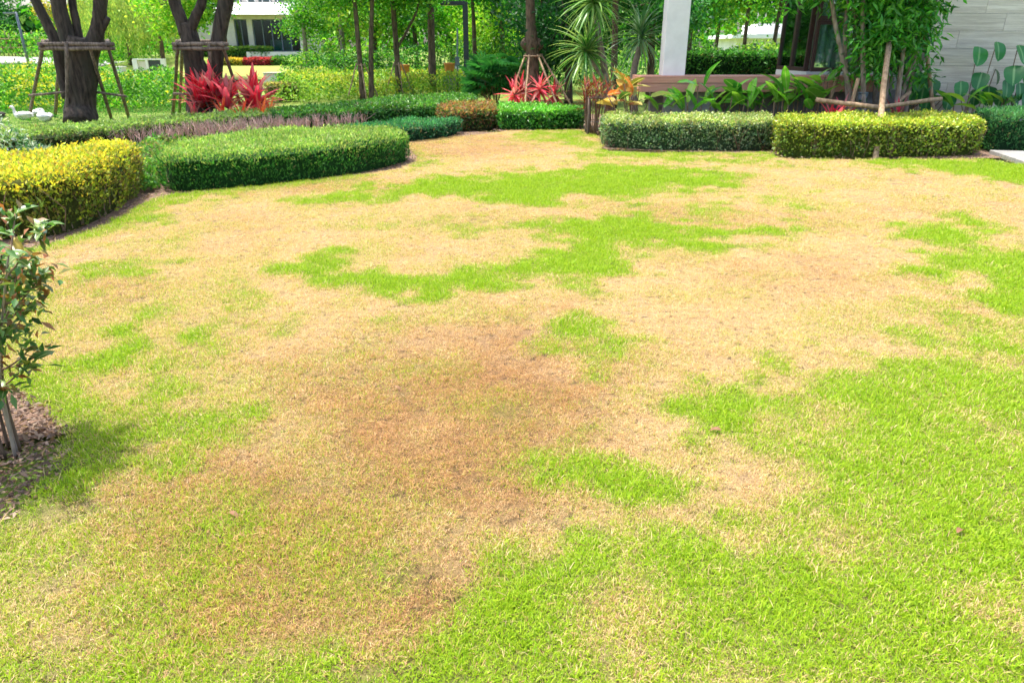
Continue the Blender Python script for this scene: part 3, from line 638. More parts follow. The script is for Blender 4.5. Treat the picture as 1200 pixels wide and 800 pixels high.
mass('undergrowth', 'shady green undergrowth in the background between the trees', [(-11, 34), (-3, 32), (0, 30), (6, 28), (16, 27), (16, 33), (6, 34), (-2, 37), (-11, 40)], 1.5, [A(60, 135, 45), A(95, 175, 50), A(130, 195, 60), A(45, 105, 40)], 30000, .15, .075, lump=.55, top=[A(180, 215, 80), A(150, 205, 70)])
mass('undergrowth', 'green undergrowth along the fence behind the road', [(-75, 64), (-45, 63.5), (-33, 58), (-24, 56), (-22, 60), (-33, 64), (-75, 69)], 1.8, PTREE, 12000, .3, .15, lump=.4)
mass('undergrowth', 'green shrubs beyond the weeping trees', [(-31, 47), (-22, 46), (-21.5, 52), (-30, 54)], 1.6, PTREE, 6000, .2, .1, lump=.5)

# dry stems
def stems_mass(name, label, poly, h, n, mat):
    poly = np.array([np.asarray(p)[:2] for p in poly]); b0, b1 = poly.min(0), poly.max(0); mb = MB()
    q = b0 + rng.random((n * 5, 2)) * (b1 - b0); q = q[inpoly(q[:, 0], q[:, 1], poly)][:n]
    for p in q:
        hh = h * rng.uniform(.6, 1.2); d = rng.normal(size=2) * .25 * hh; e = d + rng.normal(size=2) * .2 * hh
        mb.tube([(p[0], p[1], 0), (p[0] + d[0] * .5, p[1] + d[1] * .5, hh * .5), (p[0] + d[0], p[1] + d[1], hh)], [.006, .005, .003], 3, cap=False)
        mb.tube([(p[0] + d[0] * .5, p[1] + d[1] * .5, hh * .5), (p[0] + e[0], p[1] + e[1], hh * .95)], [.005, .003], 3, cap=False)
    return mb.build(name, mat, None, kind='stuff', label=label, category='dry stems')
stems_mass('dry_stems', 'bare pinkish dry stems in the bed in front of the red plants', [P(120, 172), P(200, 168), P(270, 163), P(350, 157), P(430, 150), P(420, 142), P(330, 146), P(250, 148), P(140, 158)], .29, 1500, M['drytwig'])
mass('leafy_seedlings', 'green weeds among the dry stems in the bed', [P(120, 172), P(200, 168), P(270, 163), P(350, 157), P(430, 150), P(420, 142), P(330, 146), P(250, 148), P(140, 158)], .16, [A(95, 150, 60), A(150, 160, 90), A(70, 120, 50)], 2200, .06, .03)
stems_mass('dry_stems', 'patch of bare dry stems against the mid green hedge', [P(445, 143), P(492, 140), P(492, 136), P(445, 138)], .22, 160, M['drytwig'])

# ------------------------------------------------------------------ big leaves as pieces
def leafmesh(L, W, mat, bend=.5, fold=.25, prof='lance', n=7, wave=0.0):
    V = []; ac = []; F = []; p = np.zeros(3); a = 0.0
    for i in range(n + 1):
        t = i / n
        if prof == 'lance': w_ = math.sin(math.pi * min(1, t * .93 + .07)) ** .8
        elif prof == 'strap': w_ = min(1, .45 + t * 4) * (1 - max(0, t - .35) / .65) ** .7
        elif prof == 'heart': w_ = math.sqrt(max(0, 1 - (2 * max(t, .001) ** .75 - 1) ** 2)) if t < 1 else 0
        elif prof == 'paddle': w_ = math.sin(math.pi * t ** .85) ** .55 if 0 < t < 1 else .05
        w_ = max(w_, .03) * W / 2; zo = fold * w_ + wave * w_ * math.sin(t * 15)
        V += [p + [0, -w_, zo], p.copy(), p + [0, w_, zo - 2 * wave * w_ * math.sin(t * 15)]]; ac += [0, 1, 0]
        p = p + np.array([math.cos(a), 0, -math.sin(a)]) * L / n; a += bend / n
    for i in range(n):
        b = i * 3; F += [(b, b + 3, b + 4, b + 1), (b + 1, b + 4, b + 5, b + 2)]
    return npmesh('leaf', np.array(V), np.array(F), mat, {'across': np.array(ac, float)}, smooth=True)
def leafobj(me, parent, pos, az, el, roll=0.0, s=1.0, name='leaf'):
    o = bpy.data.objects.new(name, me); link(o, parent)
    rt = Matrix.Rotation(az, 3, 'Z') @ Matrix.Rotation(-el, 3, 'Y') @ Matrix.Rotation(roll, 3, 'X')
    o.location = Vector(pos) - parent_world(parent); o.rotation_euler = rt.to_euler(); o.scale = (s, s, s); return o
U = random.uniform

# ------------------------------------------------------------------ trees
def crown_points(c, rad, ncl, n, clr, flat=.75):
    cc = rdir(ncl) * (rng.random((ncl, 1)) ** .45) * np.array(rad) + np.array(c)
    k = rng.integers(0, ncl, n); pos = cc[k] + rng.normal(size=(n, 3)) * clr * np.array([1, 1, flat]) * .5 * rng.uniform(.6, 1.3, (ncl, 1))[k]
    tone = rng.uniform(.75, 1.2, (ncl, 1))[k]
    return cc, pos, tone
def tree(name, label, stems, crown, pal, n=4000, L=.16, W=.09, ncl=40, clr=.8, bark='bark', group=None, droop=.2, mat='leaf', limbs=7, category='tree', nseg=9):
    """stems: list of (points, radii); crown: list of (centre, radii)"""
    b = stems[0][0][0]; t = thing(name, label, category, tuple(b), group)
    for pts, rad in stems:
        c = catmull(pts, 4); rr = np.interp(np.linspace(0, 1, len(c)), np.linspace(0, 1, len(rad)), rad)
        MB().tube(c, list(rr), nseg, .12).build('trunk' if pts is stems[0][0] else 'stem', M[bark], t, smooth=True)
    P_, T_, lm = [], [], MB()
    tops = [np.array(s[0][-1]) for s in stems]
    tot = sum(np.prod(r) for _, r in crown)
    for c, r in crown:
        cc, pos, tone = crown_points(c, r, ncl, max(50, int(n * np.prod(r) / tot)), clr); P_.append(pos); T_.append(tone)
        for q in cc[:limbs]:
            a = min(tops, key=lambda v: np.linalg.norm(v - q)); mid = a * .5 + q * .5 + rng.normal(size=3) * .12
            r0 = stems[0][1][-1] * .55; lm.tube([a, mid, q], [r0, r0 * .6, r0 * .2], 5, cap=False)
    lm.build('limbs', M[bark], t, smooth=True, kind='stuff')
    pos = np.concatenate(P_); tone = np.concatenate(T_); N = len(pos)
    ax = rdir(N) + [0, 0, -droop]; nr = rdir(N) * .8 + [0, 0, .7]
    leafcloud('crown', pos, ax, nr, L * rng.uniform(.6, 1.3, N), W * rng.uniform(.6, 1.3, N), np.clip(pick(pal, N) * tone, .003, .9), M[mat], t)
    return t
def pole(t, a, b, r=.03, name='stake', mat='pole', n=7):
    a, b = np.array(a, float), np.array(b, float); k = 5
    pts = [a + (b - a) * i / k + (rng.normal(size=3) * r * .12 if 0 < i < k else 0) for i in range(k + 1)]
    return MB().tube(pts, [r * U(.9, 1.08) for _ in pts], n, .08).build(name, M[mat], t, smooth=True)

# two stout multi-stemmed trees with square timber frames
YT = P(95, 143)[1]
def dd(px, py, dy=0.0): return D(px, py, YT + dy)
G = lambda px, py: P(px, py)
tree('rain_tree', 'thick multi-stemmed dark tree above the white geese', [
    ([P(95, 144) - [0, 0, .05], dd(95, 125), dd(96, 95), dd(97, 60), dd(98, 46)], [.40, .33, .31, .32, .30]),
    ([dd(90, 62, -.05), dd(80, 46), dd(71, 15), dd(64, -20), dd(50, -90)], [.20, .17, .16, .15, .12]),
    ([dd(80, 115, .15), dd(74, 95, .2), dd(67, 55, .25), dd(53, 24, .3), dd(40, -2, .3), dd(10, -60, .4)], [.13, .12, .12, .11, .10, .08]),
    ([dd(93, 62, .1), dd(92, 42, .15), dd(88, 20, .2), dd(84, -5, .25), dd(80, -90, .4)], [.11, .09, .085, .08, .06]),
    ([dd(104, 64), dd(112, 44), dd(116, 22), dd(118, 0), dd(122, -80)], [.20, .17, .14, .14, .10]),
    ([dd(114, 42), dd(120, 34), dd(127, 21)], [.09, .07, .055])],
    [((-10.2, 17.2, 6.4), (2.8, 1.8, 1.3))], PTREE, 6000, .16, .07, 40, .8, 'bark_dark', limbs=10, nseg=12)
tree('rain_tree', 'forked dark trunked tree standing behind the red plants', [
    ([D(234, 137, YT + .4), D(232, 110, YT + .4), D(228, 85, YT + .4), D(226, 62, YT + .4), D(222, 42, YT + .4), D(216, 28, YT + .4)], [.33, .25, .22, .23, .2, .16]),
    ([D(246, 125, YT + .45), D(249, 100, YT + .45), D(253, 72, YT + .45), D(257, 40, YT + .45), D(266, -4, YT + .45), D(280, -80, YT + .5)], [.22, .2, .17, .16, .17, .12]),
    ([D(218, 40, YT + .4), D(211, 20, YT + .4), D(203, -4, YT + .4), D(190, -70, YT + .4)], [.16, .14, .13, .1]),
    ([D(222, 36, YT + .38), D(230, 18, YT + .38), D(238, -4, YT + .38), D(246, -80, YT + .38)], [.13, .11, .1, .08]),
    ([D(248, 110, YT + .42), D(238, 84, YT + .42), D(232, 70, YT + .42)], [.17, .15, .12])],
    [((-6.6, 18.0, 6.6), (2.6, 1.8, 1.3))], PTREE, 6000, .16, .07, 40, .8, 'bark_dark', limbs=10, nseg=12)
def frame1(label, px0, px1, ytop, Y0, Y1, feet, low, z_off=0):
    c = P((px0 + px1) / 2, 143); t = thing('tree_support_frame', label, 'tree stake', (c[0], c[1], 0), 'timber frames round the stout trees')
    a, b, c2, d = D(px0, ytop, Y0), D(px1, ytop, Y0), D(px1 - 4, ytop - 3, Y1), D(px0 + 4, ytop - 3, Y1)
    for dz in (0, -.09):
        pole(t, a - [.1, 0, -dz], b + [.1, 0, dz], .045, 'rail', 'pole_dark')
    pole(t, d - [.1, 0, 0], c2 + [.1, 0, 0], .045, 'rail', 'pole_dark')
    pole(t, a - [0, .1, .02], d + [0, .1, .02], .045, 'rail', 'pole_dark'); pole(t, b - [0, .1, .02], c2 + [0, .1, .02], .045, 'rail', 'pole_dark')
    for top, foot, Yt in feet:
        f = P(*foot); pole(t, D(top[0], top[1], Yt), f - [0, 0, .04], .04, 'stake', 'pole_dark')
    for (p, q, yy) in low: pole(t, D(*p, yy), D(*q, yy), .028, 'rail', 'pole_dark')
    return t
frame1('weathered timber frame propping the stout tree above the geese', 50, 128, 52, YT - .5, YT + .5,
       [((51, 50), (33, 139), YT - .45), ((78, 50), (79, 144), YT - .55), ((70, 60), (64, 135.5), YT + .5), ((104, 52), (131, 139), YT - .5), ((125, 50), (151, 137), YT + .3)],
       [((34, 112), (76, 108), YT - .2), ((111, 108), (148, 113), YT + .1)])
frame1('weathered timber frame propping the forked tree behind the red plants', 207, 262, 52, YT - .1, YT + .9,
       [((209, 49), (202, 134), YT - .05), ((245, 50), (248, 141), YT - .12), ((260, 50), (286, 136), YT), ((214, 50), (210, 130), YT + .9)],
       [((203, 110), (226, 110), YT + .1)])

# young trees with thin stakes on the slope
def stakes(label, c, h, rr, n=4, mat='pole', r=.022, group='stake sets round the young trees', ph=.4):
    t = thing('tree_stakes', label, 'tree stake', tuple(c), group)
    tops = []
    for i in range(n):
        a = ph + i * 2 * math.pi / n; ft = c + np.array([math.cos(a) * rr, math.sin(a) * rr, -.03]); tp = c + np.array([math.cos(a) * rr * .22, math.sin(a) * rr * .22, h])
        pole(t, ft, tp, r, 'stake', mat); tops.append(tp)
    for i in range(n):
        a, b = tops[i], tops[(i + 1) % n]; pole(t, a - [0, 0, .06], b - [0, 0, .06], r * .8, 'rail', mat)
    return t
def gpt(px, Y):
    p = D(px, 57, Y); return np.array([p[0], Y, float(terrain(p[0], Y))])
def ytree(px, Y, label, lean, r, zc, cr, pal, n, stake=None, L=.15, top=None, bark='bark', sz=None, name='young_tree', ncl=26, dx=0, group='young trees on the slope'):
    b = gpt(px, Y); h = zc - b[2]
    st = [([b - [0, 0, .05], b + [lean * .2, 0, h * .3], b + [lean * .5, 0, h * .6], b + [lean, 0, h]], [r * 1.25, r, r * .9, r * .65])]
    if top: st += top(b)
    t = tree(name, label, st, [(b + [lean + dx, .2, h], (cr, cr, sz or cr * .75))], pal, n, L, L * .55, ncl, .75, bark, group)
    if stake: stakes(stake, b, 1.15, .55)
    return t
ytree(357, 38, 'maple leaved young tree in front of the white house window', .1, .12, 3.3, 1.5, PTREE, 4200, 'thin stakes round the young tree before the house', bark='bark_grey')
ytree(402, 37, 'pale trunked young tree left of the leaning pair', 0, .13, 4.3, 1.7, PTREE, 3600, 'thin stakes round the pale trunk left of the leaning pair', bark='bark_grey')
ytree(421, 25, 'straight dark stem of the leaning pair of young trees', -.05, .085, 3.9, 1.5, PTREE, 5200, 'thin stakes round the leaning pair of stems', L=.13, dx=-.6)
ytree(431, 25, 'leaning stem beside the straight one in the young pair', .38, .08, 4.1, 1.4, PTREE, 4600, None, L=.13, dx=.2)
ytree(465, 26.3, 'young tree with a side branch near its base frame', -.06, .10, 3.9, 1.5, PTREE, 5200, 'crossed thin stakes round the side branching young tree',
      top=lambda b: [([b + [0, 0, 1.6], b + [.35, 0, 2.1], b + [.8, 0, 2.9], b + [1.0, 0, 3.9]], [.05, .045, .04, .03])])
ytree(505, 27.9, 'lone straight young tree with rough grey brown trunk', .12, .13, 5.2, 1.1, PTREE, 3600, None, dx=-.6)
# staked tree with red plants at its foot
c = P(624, 122); Yc = c[1]
tree('staked_tree', 'burled brown tree inside a pyramid of stakes', [([c - [0, 0, .05], D(624, 100, Yc), D(624, 66, Yc), D(623, 52, Yc), D(622, 30, Yc), D(621, -5, Yc), D(618, -120, Yc)], [.27, .23, .19, .23, .15, .14, .10]),
     ([D(618, 58, Yc), D(614, 52, Yc - .05), D(616, 46, Yc)], [.09, .11, .06]), ([D(629, 58, Yc), D(633, 53, Yc - .05), D(630, 46, Yc)], [.09, .1, .06])],
     [((c[0] + .2, Yc + .8, 5.4), (2.0, 1.6, 1.3))], PTREE2, 5000, .15, .07, 34, .7, 'bark')
t = thing('stake_pyramid', 'pyramid of pale poles tied round the burled tree', 'tree stake', tuple(c))
for a, b, dy in (((616, 66), (594, 124), -.35), ((620, 67), (615, 127), -.6), ((630, 66), (655, 127), -.5), ((634, 66), (671, 125), 0), ((626, 66), (632, 119), .5)):
    pole(t, D(a[0], a[1] - 2, Yc + dy * .35), P(*b) - [0, 0, .03], .03)
for a, b, dy in (((615, 119), (668, 117), -.55), ((613, 66), (636, 66), -.25), ((613, 64), (636, 64), .25)): pole(t, D(*a, Yc + dy), D(*b, Yc + dy), .025, 'rail')

# weeping pale trees
def willow(px, Y, label, h, rad, n, name='weeping_tree'):
    b = gpt(px, Y); t = thing(name, label, 'tree', tuple(b), 'weeping trees by the gate')
    MB().tube(catmull([b - [0, 0, .05], b + [.1, 0, h * .35], b + [-.1, 0, h * .7]], 4), [.16, .14, .13, .13, .12, .1, .1, .09, .08], 8, .15).build('trunk', M['bark'], t, smooth=True)
    ns = 260; k = rdir(ns); k[:, 2] = np.abs(k[:, 2]); st = b + [0, 0, h * .55] + k * np.array([rad, rad, h * .5]) * rng.uniform(.5, 1, (ns, 1)); ln = rng.uniform(.8, 2.3, ns)
    j = rng.integers(0, ns, n); f = rng.random(n); pos = st[j].copy(); pos[:, 2] -= f * ln[j]; pos[:, :2] += (k[j][:, :2] * (f * .35)[:, None]) + rng.normal(size=(n, 2)) * .06
    pos[:, 2] = np.maximum(pos[:, 2], b[2] + .35)
    tone = rng.uniform(.8, 1.2, (ns, 1))[j]
    leafcloud('crown', pos, rdir(n) * .45 + [0, 0, -1], rdir(n) + [0, -.3, .3], .20 * rng.uniform(.6, 1.3, n), .05, np.clip(pick(PWIL, n) * tone, .01, .9), M['leaf'], t)
willow(150, 47, 'pale weeping tree left of the white gate posts', 4.6, 2.2, 9000)
willow(188, 46, 'weeping yellow green tree hanging over the white gate', 4.4, 2.0, 8000)
willow(128, 52, 'farther weeping tree behind the stout tree trunk', 5.2, 2.2, 7000)

# background trees
BG = [(15, 70, 'broad dark green tree behind the road left of the lamp', PTREE2, 3.4, 3.6, 0), (48, 72, 'bright green tree behind the road lamp', PTREE, 3.9, 3.4, 0), (-25, 68, 'deep green tree at the picture edge beyond the road', PTREE2, 3.2, 3.6, 0),
      (92, 66, 'yellow leaved tree seen between the stout stems', [A(225, 195, 60), A(200, 190, 70), A(150, 180, 60)], 4.0, 3.0, 0), (215, 37, 'light green tree behind the forked trunk', PGB, 3.6, 2.0, 0), (232, 39, 'mid green tree between the forked stems', PTREE, 3.8, 1.5, 0),
      (440, 37, 'sunlit green tree behind the leaning pair', PGB, 3.4, 2.3, 0), (488, 36, 'sunny green tree left of the lamp post', PTREE, 3.2, 2.3, 0), (530, 38, 'yellow green tree right behind the lamp post arm', PGB, 3.6, 2.4, 0),
      (557, 31, 'fresh green tree with twin stems right of the lamp post', [A(70, 185, 40), A(100, 205, 50), A(55, 150, 40)], 3.6, 1.5, 1), (590, 34, 'bright leafy tree above the fan palm', PGB, 2.9, 2.0, 0), (640, 30, 'dark leafy tree right of the burled trunk', PTREE2, 3.4, 1.9, 0),
      (668, 24, 'dark green bushy tree behind the spiky palms', [A(35, 100, 45), A(50, 125, 55), A(28, 80, 40)], 2.5, 1.7, 0), (722, 21, 'rough trunked tree between the two palm heads', PTREE2, 3.9, 1.6, 1), (765, 24, 'dense dark tree left of the white column', [A(40, 110, 50), A(60, 140, 65), A(90, 170, 70)], 2.9, 1.8, 0),
      (808, 30, 'tree just right of the white column', PTREE, 3.2, 1.7, 1), (838, 36, 'slender tree above the tall hedge', PGB, 3.6, 2.0, 1), (872, 34, 'taller slender tree above the far white villa', PTREE2, 4.2, 1.8, 1), (905, 31, 'leafy tree left of the brown window frames', PTREE, 3.5, 1.6, 1),
      (345, 57, 'dark tree behind the white house', PTREE2, 5.2, 3.0, 0), (400, 48, 'green tree right of the white house', PTREE, 3.6, 2.4, 0), (300, 62, 'tall dark tree behind the house roof', PTREE2, 6.4, 3.0, 0), (615, 42, 'far tree glimpsed behind the stake pyramid', PGB, 3.4, 2.6, 0),
      (700, 38, 'far green tree behind the upper palm head', PTREE, 3.6, 2.8, 0), (960, 40, 'far tree reflected behind the glass corner', PTREE, 4, 2.8, 0)]
for px, Y_, lb, pal, zc, cr, thin in BG:
    pal = [np.clip(np.array(c_) * U(.7, 1.25), 0, .85) for c_ in pal]
    ytree(px, Y_, lb, U(-.2, .2), .09 + .03 * (not thin), zc + (.6 if thin else 0), cr, pal, int(3600 + 500 * cr), None, L=.12 + Y_ * .0022, name='background_tree', ncl=34, group='background trees', sz=cr * .85)
n = 13000; th = rng.uniform(-1.0, 1.0, n); rr = rng.uniform(82, 100, n); hgt = 3 + 7 * fbm(th * 60, rr * .1, .25, 91)
pos = np.stack([np.sin(th) * rr, np.cos(th) * rr, rng.random(n) ** .8 * hgt], 1)
leafcloud('far_woodland', pos, rdir(n), rdir(n) + [0, 0, .5], 1.0, .6, pick(PTREE, n), M['leaf'], None, kind='stuff', label='far green woodland closing the view', category='woodland')

# ------------------------------------------------------------------ spiky plants
M['red'] = mat_bigleaf('red_leaf', [A(242, 60, 92, 1.0), A(250, 110, 135, 1.0), A(225, 45, 72, 1.0), A(140, 45, 55, .7), A(245, 165, 165, .85), A(110, 75, 50, .7)], .4, .5, A(250, 150, 160), tb=.8)
M['orange'] = mat_bigleaf('coral_leaf', [A(235, 110, 70), A(220, 80, 70), A(240, 150, 100)], .4, .4)
M['maroon'] = mat_bigleaf('maroon_leaf', [A(150, 50, 45), A(110, 40, 35), A(175, 90, 60), A(120, 110, 50)], .45, .3)
M['strap'] = mat_bigleaf('strap_leaf', [A(60, 140, 50), A(110, 175, 70), A(175, 205, 130), A(40, 105, 45)], .35, .35, A(190, 215, 150))
M['strapblue'] = mat_bigleaf('grey_strap_leaf', [A(60, 125, 75), A(110, 165, 110), A(160, 195, 150), A(40, 95, 60)], .4, .3)
M['fan'] = mat_bigleaf('fan_leaf', [A(50, 130, 65, .78), A(80, 160, 80, .78), A(35, 100, 50, .78)], .4, .35)
M['ginger'] = mat_bigleaf('ginger_leaf', [A(80, 165, 60, .95), A(125, 200, 60, .95), A(50, 125, 50, .9), A(170, 220, 75, .95)], .3, .4, A(170, 215, 120))
M['philo'] = mat_bigleaf('heart_leaf', [A(50, 125, 70), A(70, 150, 80), A(40, 100, 55)], .3, .25, A(140, 195, 130))
M['canna'] = mat_bigleaf('canna_leaf', [A(80, 170, 60), A(235, 120, 50), A(190, 215, 160), A(225, 180, 60), A(60, 140, 60), A(235, 90, 50)], .35, .35, A(235, 225, 160))
M['shrubleaf'] = mat_bigleaf('shrub_leaf', [A(85, 140, 62), A(120, 165, 80), A(65, 115, 50), A(155, 185, 100), A(90, 145, 66), A(150, 110, 70)], .34, .35, A(200, 210, 140), spec=.45)
M['shrubyoung'] = mat_bigleaf('shrub_young_leaf', [A(215, 120, 60), A(190, 170, 70), A(200, 90, 60), A(170, 190, 80)], .3, .35)
def rosette(t, me, c, n, el0=-.3, el1=1.4, jr=.04, s0=.7, s1=1.15, name='leaf', azc=None, azw=math.pi):
    ga = 2.399963
    for i in range(n):
        f = (i + .5) / n; el = el0 + (el1 - el0) * f + U(-.1, .1); az = i * ga + U(-.25, .25) if azc is None else azc + U(-azw, azw)
        leafobj(me, t, np.array(c) + [U(-jr, jr), U(-jr, jr), (f - .5) * .12], az, el, U(-.3, .3), U(s0, s1) * (1.05 - .25 * max(0, f - .7)), name)
red_long = leafmesh(.78, .13, M['red'], .7, .35, 'strap'); red_short = leafmesh(.56, .09, M['red'], .3, .5, 'strap'); coral = leafmesh(.5, .07, M['orange'], .15, .6, 'strap')
def cordyline(label, canes, n, me, sp=None, grp='red leaved plants'):
    b = canes[0][0]; t = thing('red_cordyline', label, 'plant', (b[0], b[1], 0), grp)
    for f, tp in canes:
        MB().tube([f - np.array([0, 0, .03]), f * .5 + tp * .5 + np.array([.02, 0, 0]), tp], [.022, .018, .016], 6).build('cane', M['twig'], t, smooth=True)
        rosette(t, me, tp, n, .4 if sp is None else sp, 1.5)
    return t
Yr = P(255, 143)[1]
cordyline('large bushy red leaved plant with spiky crimson leaves', [(P(250, 144), D(241, 118, Yr)), (P(254, 145), D(251, 114, Yr - .1)), (P(258, 144), D(262, 119, Yr + .1)), (P(247, 143), D(235, 124, Yr + .1)), (P(262, 144), D(268, 126, Yr - .1))], 24, red_long)
cordyline('upright red leaved plant right of the larger red clump', [(P(296, 146), D(298, 116, Yr)), (P(300, 146), D(302, 126, Yr - .1)), (P(292, 146), D(294, 128, Yr + .1))], 24, red_long, .35)
for px, py, tpy, lb in ((263, 147, 128, 'short coral cane under the large red clump'), (284, 150, 130, 'upright coral shoot between the red clumps'), (307, 148, 131, 'coral shoot at the foot of the upright red plant'), (316, 145, 126, 'outermost coral shoot right of the red plants'), (229, 144, 130, 'purplish red tuft at the left foot of the large clump')):
    f = P(px, py); tp = D(px + U(-1, 1), tpy, f[1]); cordyline(lb, [(f, f * .6 + tp * .4)], 9, coral if px > 240 else red_short, .7)
for px, py, lb in ((603, 120, 'red spiky plant left of the burled tree'), (612, 116, 'red spiky plant behind the left poles'), (632, 113, 'crimson spiky plant hanging at the front of the burled trunk'), (650, 119, 'crimson spiky plant between the right hand poles')):
    f = P(px, 124); f[1] += -.35 if px in (632, 603) else .1; f[0] = D(px, 124, f[1])[0]; cordyline(lb, [(f * [1, 1, 0], D(px, py - 8, f[1]))], 26, red_short, -1.0)
for px, lb in ((975, 'low red plant at the left foot of the leafy clump tree'), (988, 'low red plant under the long front rail'), (1055, 'low red plant right of the front stake')):
    f = D(px, 134, 13.5) * [1, 1, 0]; cordyline(lb, [(f, f + np.array([0, 0, .30]))], 9, red_short, .5)

# spiky palms behind the hedge
def spiky(label, canes, heads, me, n=70, bark='bark_grey', name='spiky_palm'):
    b = canes[0][0][0]; t = thing(name, label, 'palm', (b[0], b[1], 0), 'spiky palms by the terrace')
    for pts, rad in canes: MB().tube(catmull(pts, 4), list(np.interp(np.linspace(0, 1, (len(pts) - 1) * 4 + 1), [0, 1], rad)), 9, .1).build('trunk' if pts is canes[0][0] else 'branch', M[bark], t, smooth=True)
    for h in heads: rosette(t, me, h, n, -.75, 1.45, .05, .75, 1.1)
    return t
Yp = 16.2
sp_me = leafmesh(.92, .06, M['strap'], .75, .4, 'strap', 8); sp_bl = leafmesh(1.0, .052, M['strapblue'], .9, .4, 'strap', 8)
f = D(712, 140, Yp) * [1, 1, 0]
spiky('two headed spiky palm with a leaning ringed trunk', [([f - [0, 0, .03], D(712, 128, Yp), D(709, 87, Yp), D(702, 45, Yp), D(697, 8, Yp)], (.085, .06)), ([D(708, 92, Yp), D(699, 80, Yp - .05), D(690, 68, Yp - .1)], (.055, .045))],
      [D(696, 2, Yp), D(688, 60, Yp - .1)], sp_me, 100)
f = D(745, 140, 17.6) * [1, 1, 0]
spiky('grey green spiky palm left of the white column', [([f - [0, 0, .03], D(742, 90, 17.6), D(750, 55, 17.6)], (.09, .07))], [D(751, 44, 17.6)], sp_bl, 80)
f = D(712, 128, 15.4); f[2] = .25
spiky('small bright tuft of strap leaves at the palm foot', [([f * [1, 1, 0], D(716, 105, 15.4), D(717, 98, 15.4)], (.03, .025))], [D(717, 96, 15.4)], leafmesh(.4, .04, M['strap'], .5, .4, 'strap'), 14)
f = P(581, 119); t = thing('fan_palm_clump', 'dark green clump of fan palm left of the staked tree', 'palm', tuple(f))
fan = []
fm = MB()
for i in range(9):
    a = (i - 4) * .30; d = np.array([math.cos(a), math.sin(a), 0]); s = np.array([-d[1], d[0], 0]); Lf = .42 - .02 * abs(i - 4); k = len(fm.v)
    fm.v += [tuple(d * .02), tuple(d * Lf * .6 - s * .022 + [0, 0, .012]), tuple(d * Lf + [0, 0, -.09]), tuple(d * Lf * .6 + s * .022 + [0, 0, .012])]; fm.f += [(k, k + 1, k + 2), (k, k + 2, k + 3)]
fan_me = fm.mesh('frond', M['fan'])
for i in range(120):
    a = U(0, 6.283); r = math.sqrt(U(0, 1)) * .75; h = U(.3, 1.45) * (1 - .25 * r); p = f + [math.cos(a) * r, math.sin(a) * r * .7, h]
    leafobj(fan_me, t, p, a + U(-.5, .5), U(-.3, .9), U(-.4, .4), U(1.0, 1.5), 'frond')
    if i < 30: pole(t, f + [math.cos(a) * r * .4, math.sin(a) * r * .3, 0], p, .012, 'stalk', 'twig', 5)

# maroon shrub inside a little post frame
f = P(696, 157); t = thing('maroon_dracaena', 'ragged maroon leaved shrub with many bare canes', 'plant', tuple(f))
mm = leafmesh(.30, .028, M['maroon'], .4, .4, 'strap', 5)
for i in range(26):
    a = U(0, 6.283); r = U(.03, .2); b = f + [math.cos(a) * r, math.sin(a) * r, 0]; tp = b + [math.cos(a) * .12 + U(-.08, .05), math.sin(a) * .1, U(.45, .9)]
    pole(t, b, tp, .011, 'cane', 'twig', 5); rosette(t, mm, tp, 7, -.2, 1.3, .02)
t = thing('post_frame', 'small square frame of brown posts round the maroon shrub', 'tree stake', tuple(f))
cs_ = [f + np.array([dx, dy, 0]) for dx, dy in ((-.14, -.2), (.32, -.2), (.32, .22), (-.14, .22))]
for q in cs_: pole(t, q - [0, 0, .04], q + [0, 0, .72], .03, 'post', 'pole_dark')
for i in range(4): pole(t, cs_[i] + [0, 0, .70], cs_[(i + 1) % 4] + [0, 0, .70], .025, 'rail', 'pole_dark'); pole(t, cs_[i] + [0, 0, .25], cs_[(i + 1) % 4] + [0, 0, .25], .006, 'wire', 'greymetal', 5)

# canna, ginger, heart leaves
f = D(738, 134, 14.0) * [1, 1, 0]; t = thing('canna', 'orange and green broad leaved canna at the end of the terrace', 'plant', tuple(f))
cn = leafmesh(.50, .17, M['canna'], .6, .3, 'paddle', 7, .1)
for i in range(30):
    p = D(736 + rng.normal() * 9, 108 + U(-14, 20), 14.0 + U(-.15, .2)); az = U(0, 6.283)
    leafobj(cn, t, p, az, U(.1, 1.25), U(-.6, .78), U(.55, 1.0))
    if i < 10: pole(t, f + [U(-.12, .12), U(-.1, .1), 0], p, .012, 'stalk', 'twig', 5)
gl = leafmesh(.60, .17, M['ginger'], .75, .3, 'lance', 8, .05); gw = leafmesh(.58, .23, M['ginger'], .6, .25, 'paddle', 8, .06)
def ginger(label, spots, nm='ginger_plant'):
    f = D(*spots[0], 14.05) * [1, 1, 0]; t = thing(nm, label, 'plant', tuple(f), 'broad leaved plants by the terrace')
    spots = spots + [(a_ + U(-9, 9), b_ + U(-7, 5)) for a_, b_ in spots]
    for i, (px, py) in enumerate(spots):
        Yq = 14.05 + U(-.2, .2); p = D(px, py, Yq); right = U(0, 1) < .5
        az = (U(-.7, .5) if right else math.pi + U(-.5, .7)) if U(0, 1) < .75 else U(0, 6.28)
        leafobj(gl if i % 3 else gw, t, p, az, U(.35, 1.25), U(-.6, .78), U(.6, 1.05)); b = f * [0, 0, 0] + [p[0] + U(-.1, .1), Yq, 0]
        if i % 2 == 0: pole(t, b, p, .012, 'stalk', 'twig', 5)
ginger('yellow green ginger plant in front of the terrace support wall', [(838, 128), (845, 122), (842, 128), (850, 118), (832, 126), (826, 100), (855, 130)])
ginger('dark arching leaves in front of the grey wall under the terrace', [(786, 128), (796, 124), (806, 120), (815, 126), (822, 121), (778, 126), (800, 130)])
